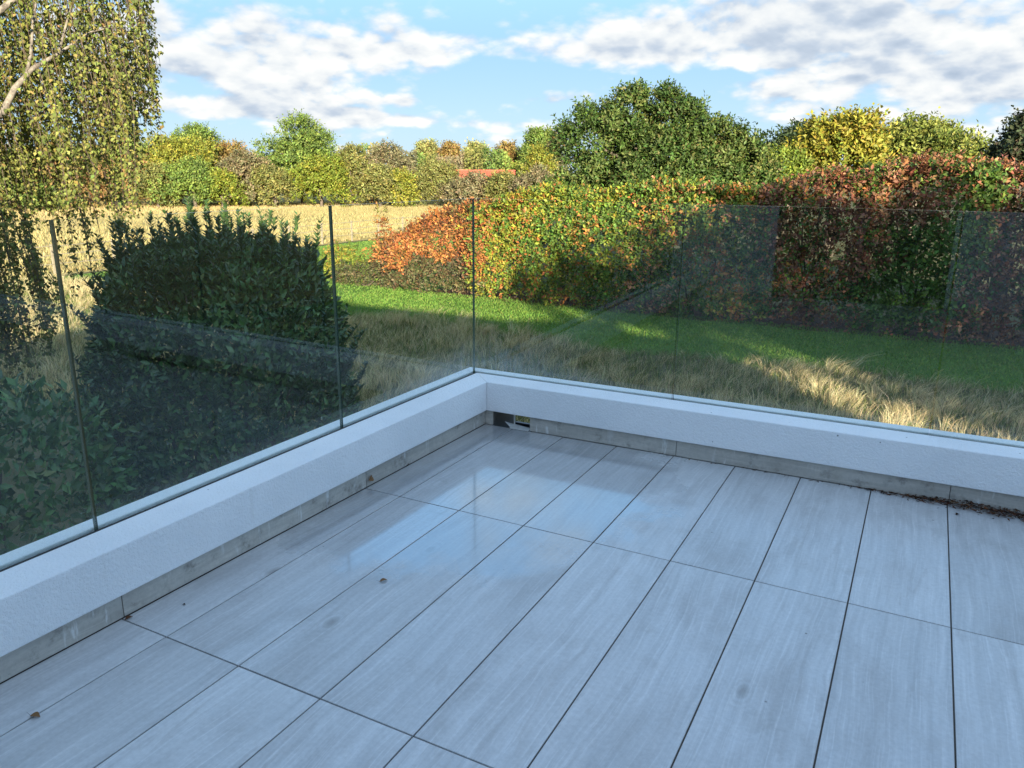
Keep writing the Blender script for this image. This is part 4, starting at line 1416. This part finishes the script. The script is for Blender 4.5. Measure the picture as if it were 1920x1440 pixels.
# ------------------------------------------------------------------ grasses
def blades(name, X, Y, H, W, lean, colors, mat, z=GZ, seg=2):
    n = len(X)
    a = RNG.uniform(0, 2 * math.pi, n)
    sx, sy = np.cos(a) * W / 2, np.sin(a) * W / 2
    lx, ly = lean
    B = np.stack([X, Y, np.full(n, z)], 1)
    S = np.stack([sx, sy, np.zeros(n)], 1)
    if seg == 1:
        T = B + np.stack([lx, ly, H], 1)
        V = np.stack([B - S, B + S, T], 1).reshape(-1, 3)
        b = np.arange(n) * 3
        F = np.stack([b, b + 1, b + 2], 1)
        return np_mesh(name, V, F, mat, np.repeat(colors, 3, 0))
    Mi = B + np.stack([lx * .32, ly * .32, H * .62], 1)
    T = B + np.stack([lx, ly, H * .95], 1)
    V = np.stack([B - S, B + S, Mi - S * .8, Mi + S * .8, T], 1).reshape(-1, 3)
    b = np.arange(n) * 5
    F = np.concatenate([np.stack([b, b + 1, b + 3], 1), np.stack([b, b + 3, b + 2], 1), np.stack([b + 2, b + 3, b + 4], 1)])
    return np_mesh(name, V, F, mat, np.repeat(colors, 5, 0))


def grass_obj(name, me):
    o = link(bpy.data.objects.new(name, me))
    tag(o, kind='stuff')
    return o


# long unmown grass in front of the lawn
def long_grass():
    def inside(X, Y, spread):
        edge = 15.9 + 0.45 * np.sin(X * 0.55 + 0.6) + 0.25 * np.sin(X * 1.7) - 0.02 * X
        keep = Y < edge + RNG.normal(0, spread, len(X))
        return keep & ((X + 4.3) ** 2 + (Y - 3.3) ** 2 > 3.4) & (Y > 5.6 - 0.55 * np.clip(X + 9, 0, 5)) & ~((X > -4.5) & (Y < 4.8))
    # short green sward underneath
    n = 120000
    X = RNG.uniform(-29, 10, n); Y = RNG.uniform(3.0, 16.9, n)
    k = inside(X, Y, .25); X, Y = X[k], Y[k]; n = len(X)
    Pn = np.stack([X, Y, np.zeros(n)], 1)
    H = RNG.uniform(.08, .26, n); W = RNG.uniform(.008, .016, n)
    c1 = mix_colors(n, [(.13, .18, .045), (.18, .215, .06), (.10, .145, .038), (.40, .34, .20)], [2, 1.6, 1.4, 1.4], .2)
    m1 = (X, Y, H, W, RNG.normal(0, .10, n), RNG.normal(0, .10, n), c1)
    # tussocks: blades spread from a centre and lean with the wind in their own way
    nt = 7200
    TX = RNG.uniform(-29, 10, nt); TY = RNG.uniform(3.0, 16.9, nt)
    k = inside(TX, TY, .2); TX, TY = TX[k], TY[k]; nt = len(TX)
    Pt = np.stack([TX, TY, np.zeros(nt)], 1)
    patch = smooth_noise(Pt, .9, 101) * .6 + smooth_noise(Pt, 2.3, 102) * .45 + RNG.normal(0, .25, nt)
    per = 34
    th = (.30 + .16 * np.clip(patch, -1, 1)) * RNG.uniform(.7, 1.3, nt)
    wl = .55 + smooth_noise(Pt, .6, 105) * .5 + RNG.normal(0, .35, nt)
    wd = RNG.normal(0, .55, nt) + np.where(RNG.uniform(size=nt) < .2, 2.6, 0)
    r = np.repeat(np.arange(nt), per); n = len(r)
    a = RNG.uniform(0, 6.283, n); q = np.sqrt(RNG.uniform(0, 1, n)) * RNG.uniform(.05, .16, nt)[r]
    X = TX[r] + q * np.cos(a); Y = TY[r] + q * np.sin(a)
    H = th[r] * RNG.uniform(.55, 1.2, n)
    lx = H * (wl[r] * np.cos(wd[r]) + .45 * np.cos(a) + RNG.normal(0, .2, n))
    ly = H * (wl[r] * np.sin(wd[r]) * .7 + .45 * np.sin(a) + RNG.normal(0, .2, n))
    W = RNG.uniform(.004, .0095, n)
    straw = 1 / (1 + np.exp(-(patch[r] * 2.6 + RNG.normal(0, .8, n) + 1.0)))
    pick = RNG.uniform(size=n) < straw
    tone = RNG.uniform(.82, 1.18, nt)[r][:, None]
    cs = mix_colors(n, [(.68, .55, .33), (.58, .46, .27), (.74, .62, .41), (.52, .385, .23)], [2, 2, 1, .7], .13) * tone
    cg = mix_colors(n, [(.12, .15, .042), (.18, .185, .065), (.09, .12, .035)], [2, 1.5, 1], .18) * tone
    m2 = (X, Y, H, W, lx, ly, np.clip(np.where(pick[:, None], cs, cg), .01, .8))
    X, Y, H, W, lx, ly, col = [np.concatenate([u, v]) for u, v in zip(m1, m2)]
    grass_obj('long_grass', blades('long_grass', X, Y, H, W, (lx, ly), col, M['blade']))


long_grass()


def lawn_grass():
    n = 170000
    X = RNG.uniform(-29, 9, n); Y = RNG.uniform(15.2, 30, n) + np.where(X < -16, RNG.uniform(0, 16, n), 0)
    edge = 15.9 + 0.45 * np.sin(X * 0.55 + 0.6) + 0.25 * np.sin(X * 1.7) - 0.02 * X
    keep = (Y > edge - .1) & ((Y < 21.4) | ((X < -15.2) & (Y < 27 - (X + 17) * 2)))
    X, Y = X[keep], Y[keep]; n = len(X)
    H = RNG.uniform(.03, .08, n); W = RNG.uniform(.022, .045, n)
    Pn = np.stack([X, Y, np.zeros(n)], 1)
    f = smooth_noise(Pn, 1.6, 201) * .5 + smooth_noise(Pn, 5, 202) * .4
    c1 = mix_colors(n, [(.14, .245, .048), (.175, .275, .055), (.11, .205, .042), (.25, .28, .08)], [2, 1.6, 1.6, .5], .14)
    col = c1 * (1 + .15 * f)[:, None]
    lx = RNG.normal(0, .03, n); ly = RNG.normal(0, .03, n)
    grass_obj('lawn_grass', blades('lawn_grass', X, Y, H, W, (lx, ly), np.clip(col, .01, .9), M['blade'], GZ + .004, 1))


lawn_grass()


def field_grass():
    n = 300000
    # denser near the fence: sample distance evenly in angle below the horizon
    X = -29.8 - 75 * RNG.uniform(0, 1, n) ** 1.7; Y = RNG.uniform(-4, 112, n)
    X2 = RNG.uniform(-75, -24, n); far = (RNG.uniform(size=n) < .3)
    X = np.where(far, X2, X); Y = np.where(far, RNG.uniform(60, 112, n), Y)
    keep = (X < np.where(Y < 62, -30.1, -24)) & (np.hypot(X - EYE.x, Y - EYE.y) < 108)
    X, Y = X[keep], Y[keep]; n = len(X)
    Pn = np.stack([X, Y, np.zeros(n)], 1)
    f = smooth_noise(Pn, .35, 301) * .5 + smooth_noise(Pn, 1.2, 302) * .5
    H = RNG.uniform(.10, .30, n) * (1 + .2 * f); W = RNG.uniform(.035, .085, n)
    col = mix_colors(n, [(.43, .35, .17), (.38, .305, .145), (.47, .39, .205), (.31, .285, .12)], [2, 2, 1, .7], .10) * (1 + .12 * f)[:, None]
    grass_obj('field_grass', blades('field_grass', X, Y, H, W, (RNG.normal(0, .1, n), RNG.normal(0, .1, n)), np.clip(col, 0, .9), M['blade'], GZ + .004, 1))


field_grass()

# ------------------------------------------------------------------ litter on the terrace
DEAD = [(.12, .055, .028), (.075, .034, .020), (.22, .12, .055), (.04, .022, .015)]


def litter():
    n = 1200
    s = np.concatenate([RNG.normal(2.42, .24, 980), RNG.uniform(1.0, 3.4, 220)])
    heap = np.exp(-((s - 2.42) / .30) ** 2)
    d = -np.abs(RNG.normal(0, .018, n)) * (0.5 + 1.7 * heap) - 0.004
    z = 0.002 + RNG.uniform(0, 1, n) * .022 * heap
    keep = RNG.uniform(size=n) < np.where(np.arange(n) < 980, 1, .4)
    P = np.array([xf_right((a, b, c)) for a, b, c in zip(s[keep], d[keep], z[keep])]); n = len(P)
    a = RNG.uniform(0, 6.28, n)
    A = np.stack([np.cos(a), np.sin(a) * .6, RNG.uniform(-.1, .25, n)], 1)
    me = leaf_mesh('leaf_litter', P, A, np.array([[0, 0, 1.]]) + rand_dirs(n) * .6, RNG.uniform(.006, .028, n), .30, mix_colors(n, DEAD, [2, 3, .5, 2.4], .2), M['dead'])
    o = link(bpy.data.objects.new('leaf_litter', me))
    tag(o, kind='stuff')


litter()


def dead_leaf(x, y, z, size, rot, label, tilt=0.0, col=0):
    n = 7
    V, F = [], []
    for k in range(n):
        t = k / (n - 1)
        w = 0.30 * math.sin(math.pi * min(1, t * 1.05)) ** .8 + .01
        curl = .20 * math.sin(3.0 * t) + .05
        V += [(t - .5, -w, curl * .9 + .16 * w), (t - .5, 0, curl * .5), (t - .5, w, curl * .7 + .35 * w)]
    for k in range(n - 1):
        b = 3 * k
        F += [(b, b + 1, b + 4), (b, b + 4, b + 3), (b + 1, b + 2, b + 5), (b + 1, b + 5, b + 4)]
    V = np.array(V) * size
    V[:, 2] -= V[:, 2].min()
    me = np_mesh('dead_leaf', V, np.array(F), M['dead'], np.tile(np.array(DEAD[col]), (len(V), 1)))
    o = link(bpy.data.objects.new('dead_leaf', me))
    o.location = (x, y, z); o.rotation_euler = (tilt, 0, rot)
    tag(o, label, 'leaf', 'dead leaves on the terrace')
    st = MB().tube([(-.5 * size, 0, .1 * size), (-.85 * size, .06 * size, .25 * size)], [size * .02, size * .012], 4)
    st.build('stalk', M['twig'], o)
    return o


def floor_pt(px, py):
    d = px_dir(px, py); k = -EYE.z / d.z
    return EYE.x + d.x * k, EYE.y + d.y * k


for (px, py, sz, rot, lb, col) in (
        (719, 1090, .028, .9, 'small curled brown leaf lying alone in the middle of a floor tile', 2),
        (66, 1344, .030, .3, 'curled brown leaf on the floor tiles at the lower left', 2),
        (242, 1160, .026, 1.4, 'brown leaf scrap on the skirting joint at the end of the left tile row', 0),
        (345, 1134, .012, .2, 'tiny black seed on the tiles below the left parapet', 3),
        (764, 872, .026, 2.0, 'dark leaf scrap at the foot of the left skirting', 3),
        (1790, 940, .04, .2, 'larger pale brown leaf on the litter heap at the right skirting', 2),
        (1878, 952, .035, .5, 'brown leaf at the right end of the litter heap', 0),
        (1795, 965, .022, 1.1, 'dark leaf scrap in front of the litter heap', 3)):
    x, y = floor_pt(px, py)
    dead_leaf(x, y, 0.001, sz, rot, lb, 0, col)
x, y, z = xf_left((1.02, -0.004, 0.035))
dead_leaf(x, y, z, .045, 1.9, 'orange-brown leaf stuck against the left skirting below the white render', 1.2, 2)
